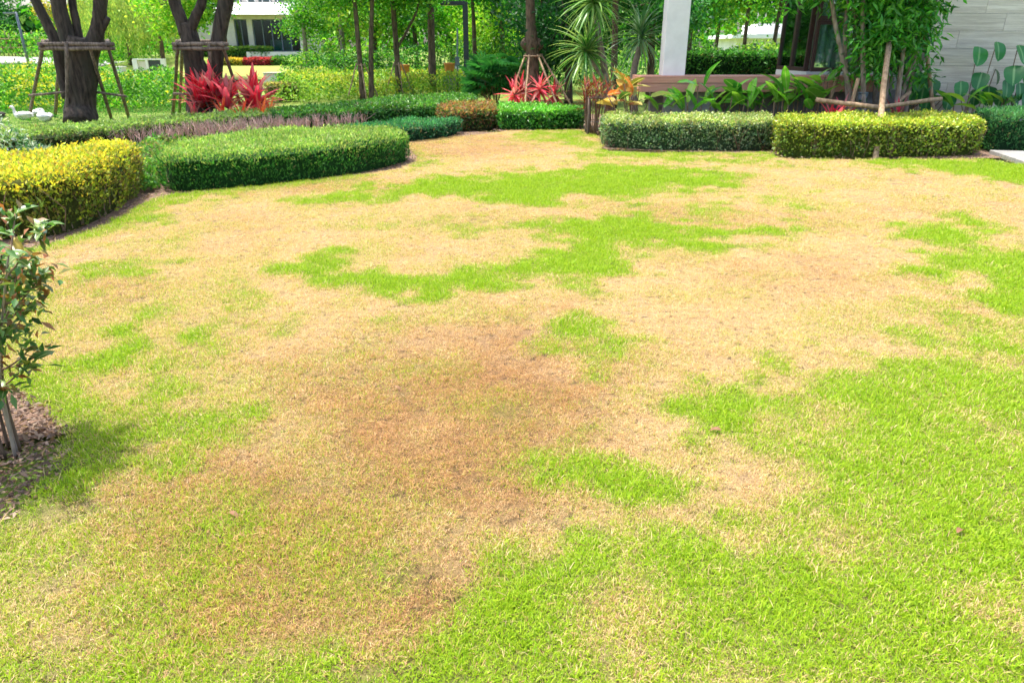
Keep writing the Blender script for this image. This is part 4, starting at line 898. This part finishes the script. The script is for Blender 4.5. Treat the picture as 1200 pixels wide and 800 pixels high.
ginger('dark leaved clump under the terrace edge', [(872, 122), (880, 118), (886, 124), (893, 116), (876, 128), (900, 124), (868, 112), (905, 118), (890, 128)])
ginger('tall upright green leaf clump rising past the terrace corner', [(918, 112), (922, 106), (912, 120), (928, 118), (936, 112), (925, 124), (908, 114), (940, 122), (932, 104)])
ginger('broad leaf clump left of the long wooden rail', [(950, 112), (956, 104), (962, 98), (945, 122), (958, 118), (966, 108), (970, 96), (952, 126)])
mass('shade_plants', 'dark low leaves in the shade under the terrace', [(2.6, 13.75), (7.2, 13.6), (7.2, 14.25), (2.6, 14.3)], .42, [A(35, 95, 50), A(50, 120, 60), A(25, 70, 38)], 2200, .12, .05, mat='gloss_leaf')
ph = leafmesh(.34, .28, M['philo'], .5, .22, 'heart', 8)
def philo(label, spots, Yq):
    f = D(spots[0][0], 130, Yq) * [1, 1, 0]; t = thing('heart_leaf_plant', label, 'plant', tuple(f), 'heart leaved plants by the tiled wall')
    for i, (px, py, s) in enumerate(spots):
        yy = Yq + U(-.2, .2); p = D(px, py, yy); az = -math.pi / 2 + U(-.75, .75)
        b = np.array([f[0] + (p[0] - f[0]) * .3 + U(-.1, .1), yy + .1, 0])
        leafobj(ph, t, p + np.array([0, .08, .10]), az, U(-1.2, -.75), U(-.35, .35), s)
        MB().tube(catmull([b, b * .4 + p * .6 + [0, .1, .05], p + [0, .08, .10]], 7), .009, 6).build('stalk', M['twig'], t)
philo('tall heart leaved plant against the pale tiled wall', [(1149, 62, 1.15), (1170, 56, 1.1), (1152, 92, 1.1), (1127, 102, .95), (1168, 88, .9), (1160, 108, 1.1), (1142, 112, 1.0), (1176, 112, 1.0)], 14.3)
philo('heart leaved plant cut by the right edge of the picture', [(1195, 60, 1.15), (1190, 84, 1.2), (1181, 100, 1.1), (1196, 104, 1.0), (1210, 90, 1.1), (1222, 75, 1.1), (1205, 115, 1.1), (1188, 118, .9)], 14.2)
philo('heart leaved plant half hidden behind the leafy clump tree', [(1078, 92, 1.1), (1085, 105, 1.1), (1095, 100, 1.0), (1100, 112, 1.0), (1070, 112, 1.1), (1108, 120, .9), (1115, 118, .9), (1090, 118, 1.0)], 14.5)
ginger('dark strap leaved plant by the foot of the tiled wall', [(1118, 124), (1130, 120), (1140, 126), (1150, 122), (1162, 124), (1175, 126), (1190, 124)])
f = P(1193, 143, .45); t = thing('purple_flower', 'single purple flower on the soft dark hedge', 'flower', tuple(f))
for i in range(5):
    a = i * 1.2566; MB().tube([f + [0, -.07, .02], f + [math.cos(a) * .02, -.085, .02 + math.sin(a) * .02], f + [math.cos(a) * .04, -.08, .02 + math.sin(a) * .04]], [.006, .018, .004], 6).build('petal', M['purple'], t, smooth=True)

# ------------------------------------------------------------------ leafy clump tree with its stakes
Yk = 13.95
st = []
for i, (bx, tx, ty) in enumerate(((1000, 990, 40), (1008, 1002, 20), (1018, 1012, -10), (1030, 1030, -20), (1040, 1046, -10), (1052, 1066, 10), (1060, 1085, 10), (1012, 975, 5), (1046, 1100, -20))):
    y_ = Yk + U(-.25, .35); b = D(bx, 138, y_); b[2] = 0; tp = D(tx, ty, y_)
    st.append(([b - [0, 0, .03], b * .6 + tp * .4 + [U(-.03, .03), 0, 0], tp, tp + [(tx - bx) * .006, 0, U(.6, 1.2)]], [U(.045, .065), .045, .035, .02]))
bx0 = D(1035, 40, Yk)
PCL = [A(70, 170, 45), A(100, 195, 55), A(50, 135, 45), A(130, 210, 70)]
tree('clump_tree', 'many stemmed leafy tree in front of the tiled wall', st, [(D(1036, 14, Yk - .1), (.62, .5, .42)), (D(1030, 55, Yk - .15), (.5, .36, .24)), (D(1008, -12, Yk), (.4, .4, .28)), (D(1076, 18, Yk), (.34, .4, .42)), (D(1035, -70, Yk), (1.5, 1.2, .8)), (D(950, -14, Yk + .2), (.5, .45, .16)), (D(1012, 84, Yk), (.26, .25, .22)), (D(1024, 38, Yk - .1), (.36, .36, .3)), (D(1062, 48, Yk), (.36, .36, .3)), (D(1070, 88, Yk + .1), (.25, .25, .22))],
     PCL, 21000, .18, .052, 26, .36, 'bark_grey', limbs=4, droop=.5, mat='gloss_leaf')
t = thing('tree_support_frame', 'angled pale wooden stakes and long rails round the clump tree', 'tree stake', (bx0[0], Yk, 0))
fr = P(1026, 185); tp_ = D(1042, 50, 13.5); kn = fr + (tp_ - fr) * .36
pole(t, fr - [0, 0, .05], tp_, .05); kn = D(1030, 126, 12.95); pole(t, D(956, 117, 13.5), kn, .042, 'rail'); pole(t, kn, D(1103, 116, 13.6), .042, 'rail')
for a, b, y0, y1 in (((1078, 0), (1101, 133), 14.2, 14.25), ((988, 70), (964, 136), 14.3, 14.2), ((1006, 92), (992, 138), 13.6, 13.5), ((1066, 108), (1050, 122), 13.9, 13.7)):
    p = D(*a, y0); q = D(*b, y1); q[2] = max(q[2] - .3, -.03) if b[1] > 130 else q[2]; pole(t, p, q, .036)
f = D(1010, 118, 13.8); t = thing('garden_lantern', 'small blue grey pot among the clump tree stems', 'pot', (f[0], f[1], 0))
zt = f[2]
MB().tube([(f[0], f[1], 0), (f[0], f[1], zt - .05), (f[0], f[1], zt), (f[0], f[1], zt + .10), (f[0], f[1], zt + .13)], [.05, .05, .06, .085, .07], 14).build('bowl', M['pot'], t, smooth=True)
MB().tube([(f[0], f[1], zt + .125), (f[0], f[1], zt + .15)], [.095, .09], 14).build('rim', M['pot'], t, smooth=True)

# ------------------------------------------------------------------ terrace and garden house on the right
t = thing('garden_house', 'modern garden house with brown terrace, white column and glazed corner', 'house', (6, 15.6, 0))
def bx(name, x0, x1, y0, y1, z0, z1, mat, par=None, bevel=0): return MB().box(((x0 + x1) / 2, (y0 + y1) / 2, (z0 + z1) / 2), (x1 - x0, y1 - y0, z1 - z0)).build(name, M[mat], par or t, bevel=bevel)
Yd = 14.5; zt = D(780, 89.5, Yd)[2]; zb = D(780, 108, Yd)[2]; xl = D(750.5, 98, Yd)[0]
deck = bx('terrace', xl + .03, 7.45, Yd + .05, Yd + .95, zt - .26, zt - .03, 'grey')
zm = zb + (zt - zb) * .57
bx('fascia_board', xl, 7.35, Yd, Yd + .045, zb, zm - .006, 'deck', deck, .004); bx('fascia_board', xl, 7.35, Yd - .012, Yd + .045, zm, zt - .03, 'deck', deck, .004)
bx('fascia_board', xl - .02, xl + .025, Yd + .05, Yd + .95, zb, zt - .03, 'deck', deck, .004)
for i in range(6):
    y0 = Yd - .012 + i * .15; bx('plank', xl - .02, 7.4, y0, y0 + .143, zt - .028, zt, 'deck', deck, .003)
bx('support_wall', D(779, 120, Yd + .25)[0], D(838, 120, Yd + .25)[0], Yd + .25, Yd + .45, 0, zb - .004, 'grey')
bx('support_wall', xl + .35, 9.0, Yd + .7, Yd + .9, 0, zb - .004, 'slate')
cl = bx('column', D(776.5, 88, Yd + .25)[0], D(802.5, 88, Yd + .25)[0], Yd + .25, Yd + .65, zt, 4.75, 'white', None, .008)
cx = D(950, 60, 15.9)[0]; zs0 = D(960, 93.5, 15.9)[2]; zs1 = D(960, 84, 15.9)[2]; yb = 17.7; xr = 9.8
bx('plinth', cx - .04, xr, 15.86, yb, zs0 - .3, zs1, 'white')
def glz(p, q, z0, z1, name='window'):
    """one glazed bay: frame members with the pane as sub-part"""
    p = np.array(p); q = np.array(q); e = q - p; ln = np.linalg.norm(e); rz = math.atan2(e[1], e[0]); mid = (p + q) / 2; fw = .055; mb = MB()
    for a in (p + e / ln * fw / 2, q - e / ln * fw / 2): mb.box((a[0], a[1], (z0 + z1) / 2), (fw, .09, z1 - z0), rz)
    for zz in (z0 + .04, z1 - .04): mb.box((mid[0], mid[1], zz), (ln - 2 * fw, .085, .08), rz)
    fr_ = mb.build(name, M['brownframe'], t); MB().box((mid[0], mid[1], (z0 + z1) / 2), (ln - 2 * fw, .012, z1 - z0 - .16), rz).build('pane', M['clearglass'], fr_)
    return fr_
zmid = D(985, 24, 15.9)[2]
for i in range(3):
    xa, xb = cx + .05 + i * .95, cx + .05 + (i + 1) * .95
    glz((xa, 15.9), (xb, 15.9), zs1, zmid - .004); glz((xa, 15.9), (xb, 15.9), zmid, 4.7)
for i in range(2):
    ya, yb_ = 16.0 + i * .84, 16.0 + (i + 1) * .84
    glz((cx, ya), (cx, yb_), zs1, 4.7, 'side_window')
# curtain as a folded sheet
cu = MB(); ns = 90
for i in range(ns + 1):
    x = cx + .25 + 2.3 * i / ns; y = 16.25 + .05 * math.sin(i * .9) + .02 * math.sin(i * 2.3); cu.v += [(x, y, zs1 + .02), (x, y, 4.6)]
for i in range(ns): cu.f.append((2 * i, 2 * i + 2, 2 * i + 3, 2 * i + 1))
cu.build('curtain', M['curtain'], t, smooth=True)
bx('room_wall', cx + .1, xr, yb, yb + .15, zs1, 4.7, 'cream'); bx('room_floor', cx + .06, xr, 16.0, yb - .01, zs1 - .02, zs1 + .004, 'interior')
bx('roof', xl - 1.0, 18, Yd - .1, yb + .9, 4.76, 5.1, 'white', None, .02)
# tiled wall
Yw = 14.9; x0 = D(1088, 50, Yw)[0]; wall = bx('tiled_wall', x0, 17.6, Yw + .03, Yw + .35, 0, 4.75, 'grey')
tw, thh = 1.4, .315
tm = {}
for r_ in range(14):
    off = (r_ % 3) * .42
    xx = x0 - off
    while xx < 17.5:
        a, b = max(xx, x0), min(xx + tw, 17.5)
        if b - a > .05:
            wdt = round(b - a, 3); key = wdt
            if key not in tm: tm[key] = MB().box((wdt / 2, .015, thh / 2), (wdt - .006, .03 , thh - .006)).mesh('tile', M['travertine'])
            o = bpy.data.objects.new('tile', tm[key]); link(o, wall); o.matrix_parent_inverse = Matrix.Translation(-parent_world(wall)); o.location = (a, Yw - .002 + U(-.0015, .0015), .02 + r_ * thh)
        xx += tw
# far white villa glimpsed above the tall hedge
t = thing('far_villa', 'white villa glimpsed far behind the tall hedge', 'house', (16.5, 50, 0))
bx('wall', 14.8, 19.6, 50, 55, 0, 2.2, 'white'); bx('roof', 14.3, 20.1, 49.4, 55.6, 2.2, 2.45, 'whiteroof'); bx('upper_wall', 16.2, 18.6, 50.6, 54, 2.45, 3.1, 'white')
for i in range(3): bx('window', 15.3 + i * 1.5, 16.2 + i * 1.5, 49.97, 50.03, .7, 1.9, 'interior')

# ------------------------------------------------------------------ white house on the slope
t = thing('white_house', 'white house with broad flat roof and tall green glazed windows', 'house', (-15.5, 50, 1.3))
Yh = 50.0; q = lambda px, py, Y=Yh: D(px, py, Y)
zg = q(310, 61)[2]; ztw = q(310, 23)[2]; xs = [q(p, 45)[0] for p in (254, 262, 267, 277, 292, 298, 352, 358)]
bx('interior_back', xs[0], xs[7], Yh + 3.0, Yh + 3.1, zg - .6, ztw + .3, 'interior'); bx('interior_floor', xs[0], xs[7], Yh + .15, Yh + 3.0, zg - .2, zg - .02, 'grey')
bx('side_wall', xs[7], xs[7] + .2, Yh + .26, Yh + 3.0, zg - .6, ztw + .2, 'cream'); bx('side_wall', xs[0] - .2, xs[0], Yh + .26, Yh + 3.0, zg - .6, ztw + .2, 'cream')
bx('ceiling', xs[0], xs[7], Yh + .31, Yh + 3.0, ztw + .05, ztw + .2, 'cream'); bx('wall', xs[0] - 3, xs[2], Yh, Yh + .25, zg - 1.2, ztw, 'cream'); bx('pilaster', xs[2] - .01, xs[3], Yh - .12, Yh + .25, zg - 1.2, ztw - .004, 'cream'); bx('pilaster', xs[4], xs[5], Yh - .12, Yh + .25, zg - 1.2, ztw - .004, 'cream')
bx('pilaster', xs[6], xs[7], Yh - .12, Yh + .25, zg - 1.2, ztw - .004, 'cream')
bx('door', q(265, 45)[0] - .35, q(265, 45)[0] + .05, Yh - .03, Yh - .004, zg - .3, ztw - .15, 'brick')
bx('terrace_base', xs[4] + .1, q(363, 62)[0], Yh - 1.2, Yh - .13, .6, q(330, 61, Yh - 1.2)[2], 'white'); bx('lintel', xs[0] - 3, xs[7], Yh - .15, Yh + .3, ztw, ztw + .25, 'cream')
def wind(x0, x1, nm):
    w_ = MB(); k = nm
    for i in range(k + 1): xx = x0 + (x1 - x0) * i / k; w_.box((xx, Yh + .05, (zg + ztw) / 2), (.06, .1, ztw - zg))
    w_.box(((x0 + x1) / 2, Yh + .05, zg + .03), (x1 - x0, .09, .06)); w_.box(((x0 + x1) / 2, Yh + .05, ztw - .03), (x1 - x0, .09, .06))
    fr_ = w_.build('window', M['greymetal'], t)
    for i in range(k): xa = x0 + (x1 - x0) * i / k + .035; xb = x0 + (x1 - x0) * (i + 1) / k - .035; MB().box(((xa + xb) / 2, Yh + .05, (zg + ztw) / 2), (xb - xa, .012, ztw - zg - .13)).build('pane', M['glass'], fr_)
wind(xs[3] + .03, xs[4] - .03, 2); wind(xs[5] + .03, xs[6] - .03, 5)
bx('sofa', xs[5] + .5, xs[5] + 2.0, Yh + 1.6, Yh + 2.3, zg - .02, zg + .75, 'white'); 
rz0, rz1 = ztw + .254, ztw + .95
rp = [(q(246, 20)[0] - 3, Yh + 1.0), (q(282, 20)[0], Yh - 1.1), (q(332, 20)[0], Yh - 1.1), (q(366, 20)[0], Yh + 1.0), (q(366, 20)[0], Yh + 6), (q(246, 20)[0] - 3, Yh + 6)]
rt = MB(); rt.v = [(*p, rz0) for p in rp] + [(p[0] * .9 - 1.55, p[1] * .8 + (Yh + 3) * .2, rz1) for p in rp]
rt.f = [tuple(range(5, -1, -1)), tuple(range(6, 12))] + [(i, (i + 1) % 6, 6 + (i + 1) % 6, 6 + i) for i in range(6)]; roof = rt.build('roof', M['whiteroof'], t)
uy = Yh + 2.2; bx('upper_wall', xs[1] - 2, xs[6], uy, uy + 3, rz1 - .3, rz1 + 2.8, 'cream')
for a, b in ((268, 283), (291, 299), (303, 318), (322, 340)): bx('upper_window', q(a, 0, uy)[0], q(b, 0, uy)[0], uy - .04, uy - .004, rz1 + .2, rz1 + 2.2, 'interior')
for i in range(9): xx = q(266 + i * 9, 4, Yh + .6)[0]; MB().box((xx, Yh + 1.6, rz1 + .3), (.04, .04, .9)).build('railing_post', M['white'], t)
MB().box((q(302, 4)[0], Yh + 1.6, rz1 + .76), (5.2, .05, .05)).build('handrail', M['white'], t)
bx_ = None
t = thing('retaining_block', 'pale concrete retaining block at the end of the far dark hedge', 'wall', (-11, 36, 0)); a = P(310, 98.5); b = P(328, 98.5)
MB().box(((a[0] + b[0]) / 2, a[1] + .5, .22), (b[0] - a[0], 1.0, .5)).build('block', M['cream'], t, bevel=.02); MB().box(((a[0] + b[0]) / 2, a[1] + .5, .49), (b[0] - a[0] + .08, 1.08, .04)).build('coping', M['grey'], t, bevel=.01)

# gate, pillar, fence, lamps
Yg = 43.0; t = thing('garden_gate', 'white posted gate with dark doors under the weeping trees', 'gate', tuple(gpt(177, Yg)))
zz = lambda py: D(177, py, Yg)[2]
for px, wd in ((160, .28), (174, .14), (192.5, .24)): x = D(px, 80, Yg)[0]; bx('post', x - wd / 2, x + wd / 2, Yg - .1, Yg + .1, 0, zz(70.5), 'white')
bx('lintel', D(158, 80, Yg)[0], D(195, 80, Yg)[0], Yg - .11, Yg + .11, zz(70.5) + .003, zz(69), 'white')
bx('door', D(175.5, 80, Yg)[0], D(191, 80, Yg)[0], Yg - .03, Yg + .03, .05, zz(71), 'darkmetal'); bx('panel', D(162.5, 80, Yg)[0], D(173, 80, Yg)[0], Yg - .03, Yg + .03, .3, zz(72), 'cream')
t = thing('gate_pillar', 'squat pale pillar left of the white gate', 'pillar', tuple(gpt(140, Yg))); x = D(140, 80, Yg)[0]
bx('shaft', x - .24, x + .24, Yg - .24, Yg + .24, 0, zz(79.5), 'white'); bx('cap', x - .28, x + .28, Yg - .28, Yg + .28, zz(79.5) + .003, zz(78), 'white')
t = thing('timber_fence', 'rustic fence of upright stakes behind the road', 'fence', tuple(gpt(30, 62)))
for i in range(34):
    b = gpt(-30 + i * 4.2 + U(-.8, .8), 63 - max(0, i - 14) * .16); b[2] = terrain(b[0], b[1]); pole(t, b - [0, 0, .05], b + [U(-.12, .12), 0, U(1.5, 1.9)], .05, 'stake', 'pole', 5)
for k in (.6, 1.25):
    for i in range(0, 33, 8):
        a = gpt(-30 + i * 4.2, 62.9 - max(0, i - 14) * .16); b = gpt(-30 + min(i + 8, 33) * 4.2, 62.9 - max(0, min(i + 8, 33) - 14) * .16); a[2] = terrain(a[0], a[1]) + k; b[2] = terrain(b[0], b[1]) + k; pole(t, a, b, .04, 'rail', 'pole', 5)
def lamp(label, foot, topz, arm, r, mat, name='street_lamp', sq=False, armlen=1.2):
    t = thing(name, label, 'lamp', tuple(foot)); f = np.array(foot)
    if sq: MB().box((f[0], f[1], (f[2] + topz) / 2 - .02), (2 * r, 2 * r, topz - f[2])).build('post', M[mat], t, bevel=.008)
    else: MB().tube([f - [0, 0, .05], f + [0, 0, (topz - f[2]) * .5], [f[0], f[1], topz]], [r, r * .85, r * .7], 10).build('post', M[mat], t, smooth=True)
    MB().box((f[0], f[1], f[2] + .03), (r * 4.5, r * 4.5, .06)).build('base_plate', M[mat], t, bevel=.008)
    a = MB().box((f[0] + arm * armlen / 2, f[1], topz - .06), (armlen, r * 2.4 if sq else .26, .14 if sq else .09)).build('lamp_arm', M[mat], t, bevel=.01)
    MB().box((f[0] + arm * armlen * .62, f[1], topz - .136 if sq else topz - .115), (armlen * .6, r * 1.6, .012)).build('diffuser', M['white'], a)
    return t
fL = gpt(29, 49); lamp('blue grey road lamp with a flat head behind the goose tree', fL, D(23, 14.5, 49)[2], -1, .10, 'greymetal', armlen=.75)
fM = P(547.5, 110); lamp('tall black square lamp post with one arm above the hedge', fM, D(547, 2.0, fM[1])[2], -1, .095, 'darkmetal', sq=True, armlen=.9)
fS = P(537, 111); t = thing('sign_post', 'thin dark post just left of the black lamp post', 'post', tuple(fS))
MB().tube([fS, fS + [0, 0, 1.2], D(536, 33, fS[1])], [.03, .028, .026], 8).build('post', M['greymetal'], t, smooth=True); MB().box(tuple(fS + [0, 0, 1.15]), (.16, .10, .34)).build('box', M['greymetal'], t, bevel=.01)
t = thing('white_post_gate', 'small white gate posts behind the lamp post', 'gate', tuple(gpt(538, 30)))
for px in (531, 544): x = D(px, 90, 30)[0]; bx('post', x - .07, x + .07, 29.93, 30.07, 0, D(px, 80, 30)[2], 'white')
bx('rail', D(533.5, 90, 30)[0], D(542, 90, 30)[0], 29.97, 30.03, .5, .62, 'white'); bx('rail', D(533.5, 90, 30)[0], D(542, 90, 30)[0], 29.97, 30.03, .85, .97, 'white')
for px, py, lb in ((527, 82, 'orange clay pot on the far wall left of the white gate posts'), (474, 84, 'orange clay pot beyond the side branching young tree')):
    f = D(px, py, 28.5); f[2] = 0; t = thing('clay_pot', lb, 'pot', tuple(f)); zt_ = D(px, py - 8, 28.5)[2]
    MB().box((f[0], f[1], (zt_ - .45) / 2), (.5, .5, zt_ - .45)).build('plinth', M['grey'], t, bevel=.01)
    MB().tube([(f[0], f[1], zt_ - .449), (f[0], f[1], zt_ - .2), (f[0], f[1], zt_ - .06), (f[0], f[1], zt_)], [.12, .19, .2, .24], 14).build('pot', M['beak'], t, smooth=True)

# ------------------------------------------------------------------ geese
def goose(label, c, yaw, s, mat, pose):
    t = thing('goose', label, 'goose', tuple(c), 'geese resting under the stout tree'); t.rotation_euler = (0, 0, yaw)
    if pose == 'up': path = [(-.36, .12), (-.30, .14), (-.2, .15), (-.06, .145), (.08, .15), (.16, .19), (.19, .26), (.2, .33), (.215, .385), (.25, .40), (.285, .392)]
    else: path = [(-.36, .17), (-.30, .165), (-.2, .155), (-.06, .145), (.08, .16), (.15, .21), (.13, .27), (.06, .285), (0, .27), (-.04, .25), (-.075, .235)]
    rad = [.012, .055, .105, .135, .115, .072, .045, .036, .042, .046, .03]
    sq = [(1, .55), (1, .75), (1.05, .9), (1.05, 1), (1, 1), (1, 1)] + [(1, 1)] * 5
    # cross-section axes: width stays horizontal
    c3 = catmull([np.array([x, 0, z]) for x, z in path], 4); rr = np.interp(np.linspace(0, 10, len(c3)), range(11), rad)
    mb = MB(); n = 14
    for i, p in enumerate(c3):
        d = c3[min(i + 1, len(c3) - 1)] - c3[max(i - 1, 0)]; d = d / np.linalg.norm(d); u = np.array([0, 1.0, 0]); v = np.cross(d, u)
        for j in range(n):
            a = 2 * math.pi * j / n; mb.v.append(tuple((p + u * math.cos(a) * rr[i] * 1.05 + v * math.sin(a) * rr[i]) * s))
    for i in range(len(c3) - 1):
        for j in range(n): mb.f.append((i * n + j, i * n + (j + 1) % n, (i + 1) * n + (j + 1) % n, (i + 1) * n + j))
    mb.f += [tuple(range(n)), tuple(range((len(c3) - 1) * n, len(c3) * n))]
    o = mb.build('body', M[mat], None, smooth=True); o.parent = t
    for sd_ in (-1, 1):
        wmb = MB(); wmb.tube([np.array(q_) * s for q_ in ((.08, sd_ * .105, .17), (-.05, sd_ * .135, .19), (-.2, sd_ * .10, .19), (-.36, sd_ * .03, .195))], [.03 * s, .075 * s, .06 * s, .01 * s], 9, squash=[(1, 1)] * 4)
        o = wmb.build('wing', M[mat], None, smooth=True); o.parent = t
    h = np.array([c3[-1][0], 0, c3[-1][2]]); d = c3[-1] - c3[-4]; d = d / np.linalg.norm(d)
    o = MB().tube([(h - d * .015) * s, (h + d * .03) * s, (h + d * .075 - np.array([0, 0, .008])) * s], [.024 * s, .018 * s, .006 * s], 8).build('beak', M['beak'], None, smooth=True); o.parent = t
    for sd_ in (-1, 1):
        e_ = (c3[-4] + np.array([0, sd_ * .040, .012])) * s; o = MB().tube([e_ - [0, .004, 0], e_ + [0, .004, 0]], .006 * s, 8).build('eye', M['goosedark'], None, smooth=True); o.parent = t
goose('white goose sitting with its neck raised, left of the tree stake', P(27, 141.5), math.pi, .78, 'goosewhite', 'up')
goose('white goose with its head tucked back beside the thick trunk', P(53, 144), 2.6, .85, 'goosewhite', 'tuck')
goose('dark goose cut by the left edge of the picture', P(-6, 141.5), math.pi, .8, 'goosedark', 'up')
goose('white goose half hidden behind the front one', P(46, 138), .3, .7, 'goosewhite', 'tuck')

# ------------------------------------------------------------------ shrub beside the camera
f = P(7, 528); t = thing('glossy_shrub', 'glossy leaved shrub with bare stems in the near mulch bed', 'shrub', tuple(f))
sl1 = leafmesh(.075, .030, M['shrubleaf'], .7, .35, 'lance', 5); sl2 = leafmesh(.085, .027, M['shrubyoung'], .5, .4, 'lance', 4)
H = D(20, 258, f[1] + .02)[2]
tips = []
for i in range(14):
    a = i * 2.4 + U(-.3, .3); r0 = U(.02, .08); b = f + [math.cos(a) * r0, math.sin(a) * r0, -.02]; h = H * U(.70, .93); sp = U(.10, .25)
    m_ = b + [math.cos(a) * sp * .25 + U(-.02, .02), math.sin(a) * sp * .25, h * .45]; tp = b + [math.cos(a) * sp, math.sin(a) * sp, h]
    c_ = catmull([b, m_, tp], 6); rr = np.linspace(.0075, .003, len(c_)); MB().tube(c_, list(rr), 7, .15).build('stem', M['bark_grey' if i % 2 else 'bark'], t, smooth=True); tips.append((c_[-4:], a))
    for k in range(4):
        i0 = random.choice(range(5, len(c_) - 1)); p = c_[i0]; a2 = a + U(-1.8, 1.8); ln_ = U(.08, .19); e2 = p + [math.cos(a2) * ln_, math.sin(a2) * ln_, U(.04, .2)]
        c2 = catmull([p, p * .5 + e2 * .5 + [0, 0, -.01], e2], 3); MB().tube(c2, list(np.linspace(.005, .0025, len(c2))), 5).build('twig', M['twig'], t, smooth=True); tips.append((c2, a2))
nl = 0; random.shuffle(tips)
for rep in range(6):
    for c_, a in tips:
        if nl >= 298: break
        p = c_[-1 - min(rep // 2, len(c_) - 2)] + np.array([0, 0, U(-.01, .01)]); young = rep == 0 and U(0, 1) < .2
        leafobj(sl2 if young else sl1, t, p, a + U(-2.6, 2.6), U(.4, 1.1) if young else U(-.25, .8), U(-.5, .5), U(.75, 1.25)); nl += 1
ci = rng.integers(0, len(tips), 1300); pos = np.array([tips[i][0][-1 - (k % 3)] for k, i in enumerate(ci)]) + rng.normal(size=(1300, 3)) * [.04, .04, .03]; n = len(pos)
leafcloud('small_leaves', pos, rdir(n) + [0, 0, -.15], rdir(n) * .5 + [0, 0, 1],   .060 * rng.uniform(.6, 1.2, n), .024, pick([A(90, 145, 65), A(115, 160, 75), A(70, 120, 52), A(150, 175, 95), A(185, 115, 75)], n), M['gloss_leaf'], t, kind='stuff')
# clippings and thatch lying on the near lawn
q = np.stack([rng.uniform(-4, 4.5, 60000), rng.uniform(1.1, 7.5, 60000)], 1); q = q[(polydist(q[:, 0], q[:, 1], np.array(LAWN)) > .02) & (rng.random(len(q)) < 1.6 / q[:, 1])][:7000]; n = len(q)
pos = np.concatenate([q, rng.uniform(.004, .020, (n, 1))], 1); ax = rdir(n); ax[:, 2] *= .25
leafcloud('grass_clippings', pos, ax, rdir(n) * .4 + [0, 0, 1], rng.uniform(.018, .05, n), rng.uniform(.0009, .0018, n), pick([(.66, .52, .32), (.5, .35, .18), (.75, .63, .42), (.33, .2, .1)], n), M['leaf'], None,
          kind='stuff', label='dry grass clippings lying loose on the near lawn', category='clippings')
# few things dropped on the grass
M['deadleaf'] = mat_bigleaf('dead_leaf', [(.20, .10, .05), (.28, .16, .08)], .7, .15)
dl = leafmesh(.055, .022, M['deadleaf'], 1.2, .6, 'lance', 5)
for px, py, lb in ((845, 504, 'curled brown leaf lying right of the lawn centre'), (462, 452, 'small fallen leaf on the brown centre of the lawn'), (1122, 624, 'brown leaf lying on the green grass to the right'), (268, 600, 'dry leaf lying in the thin grass on the left')):
    o = bpy.data.objects.new('fallen_leaf', dl); link(o, None, label=lb, category='leaf'); o.location = P(px, py, .022); o.rotation_euler = (U(-.3, .3), U(-.3, .3), U(0, 6.28))
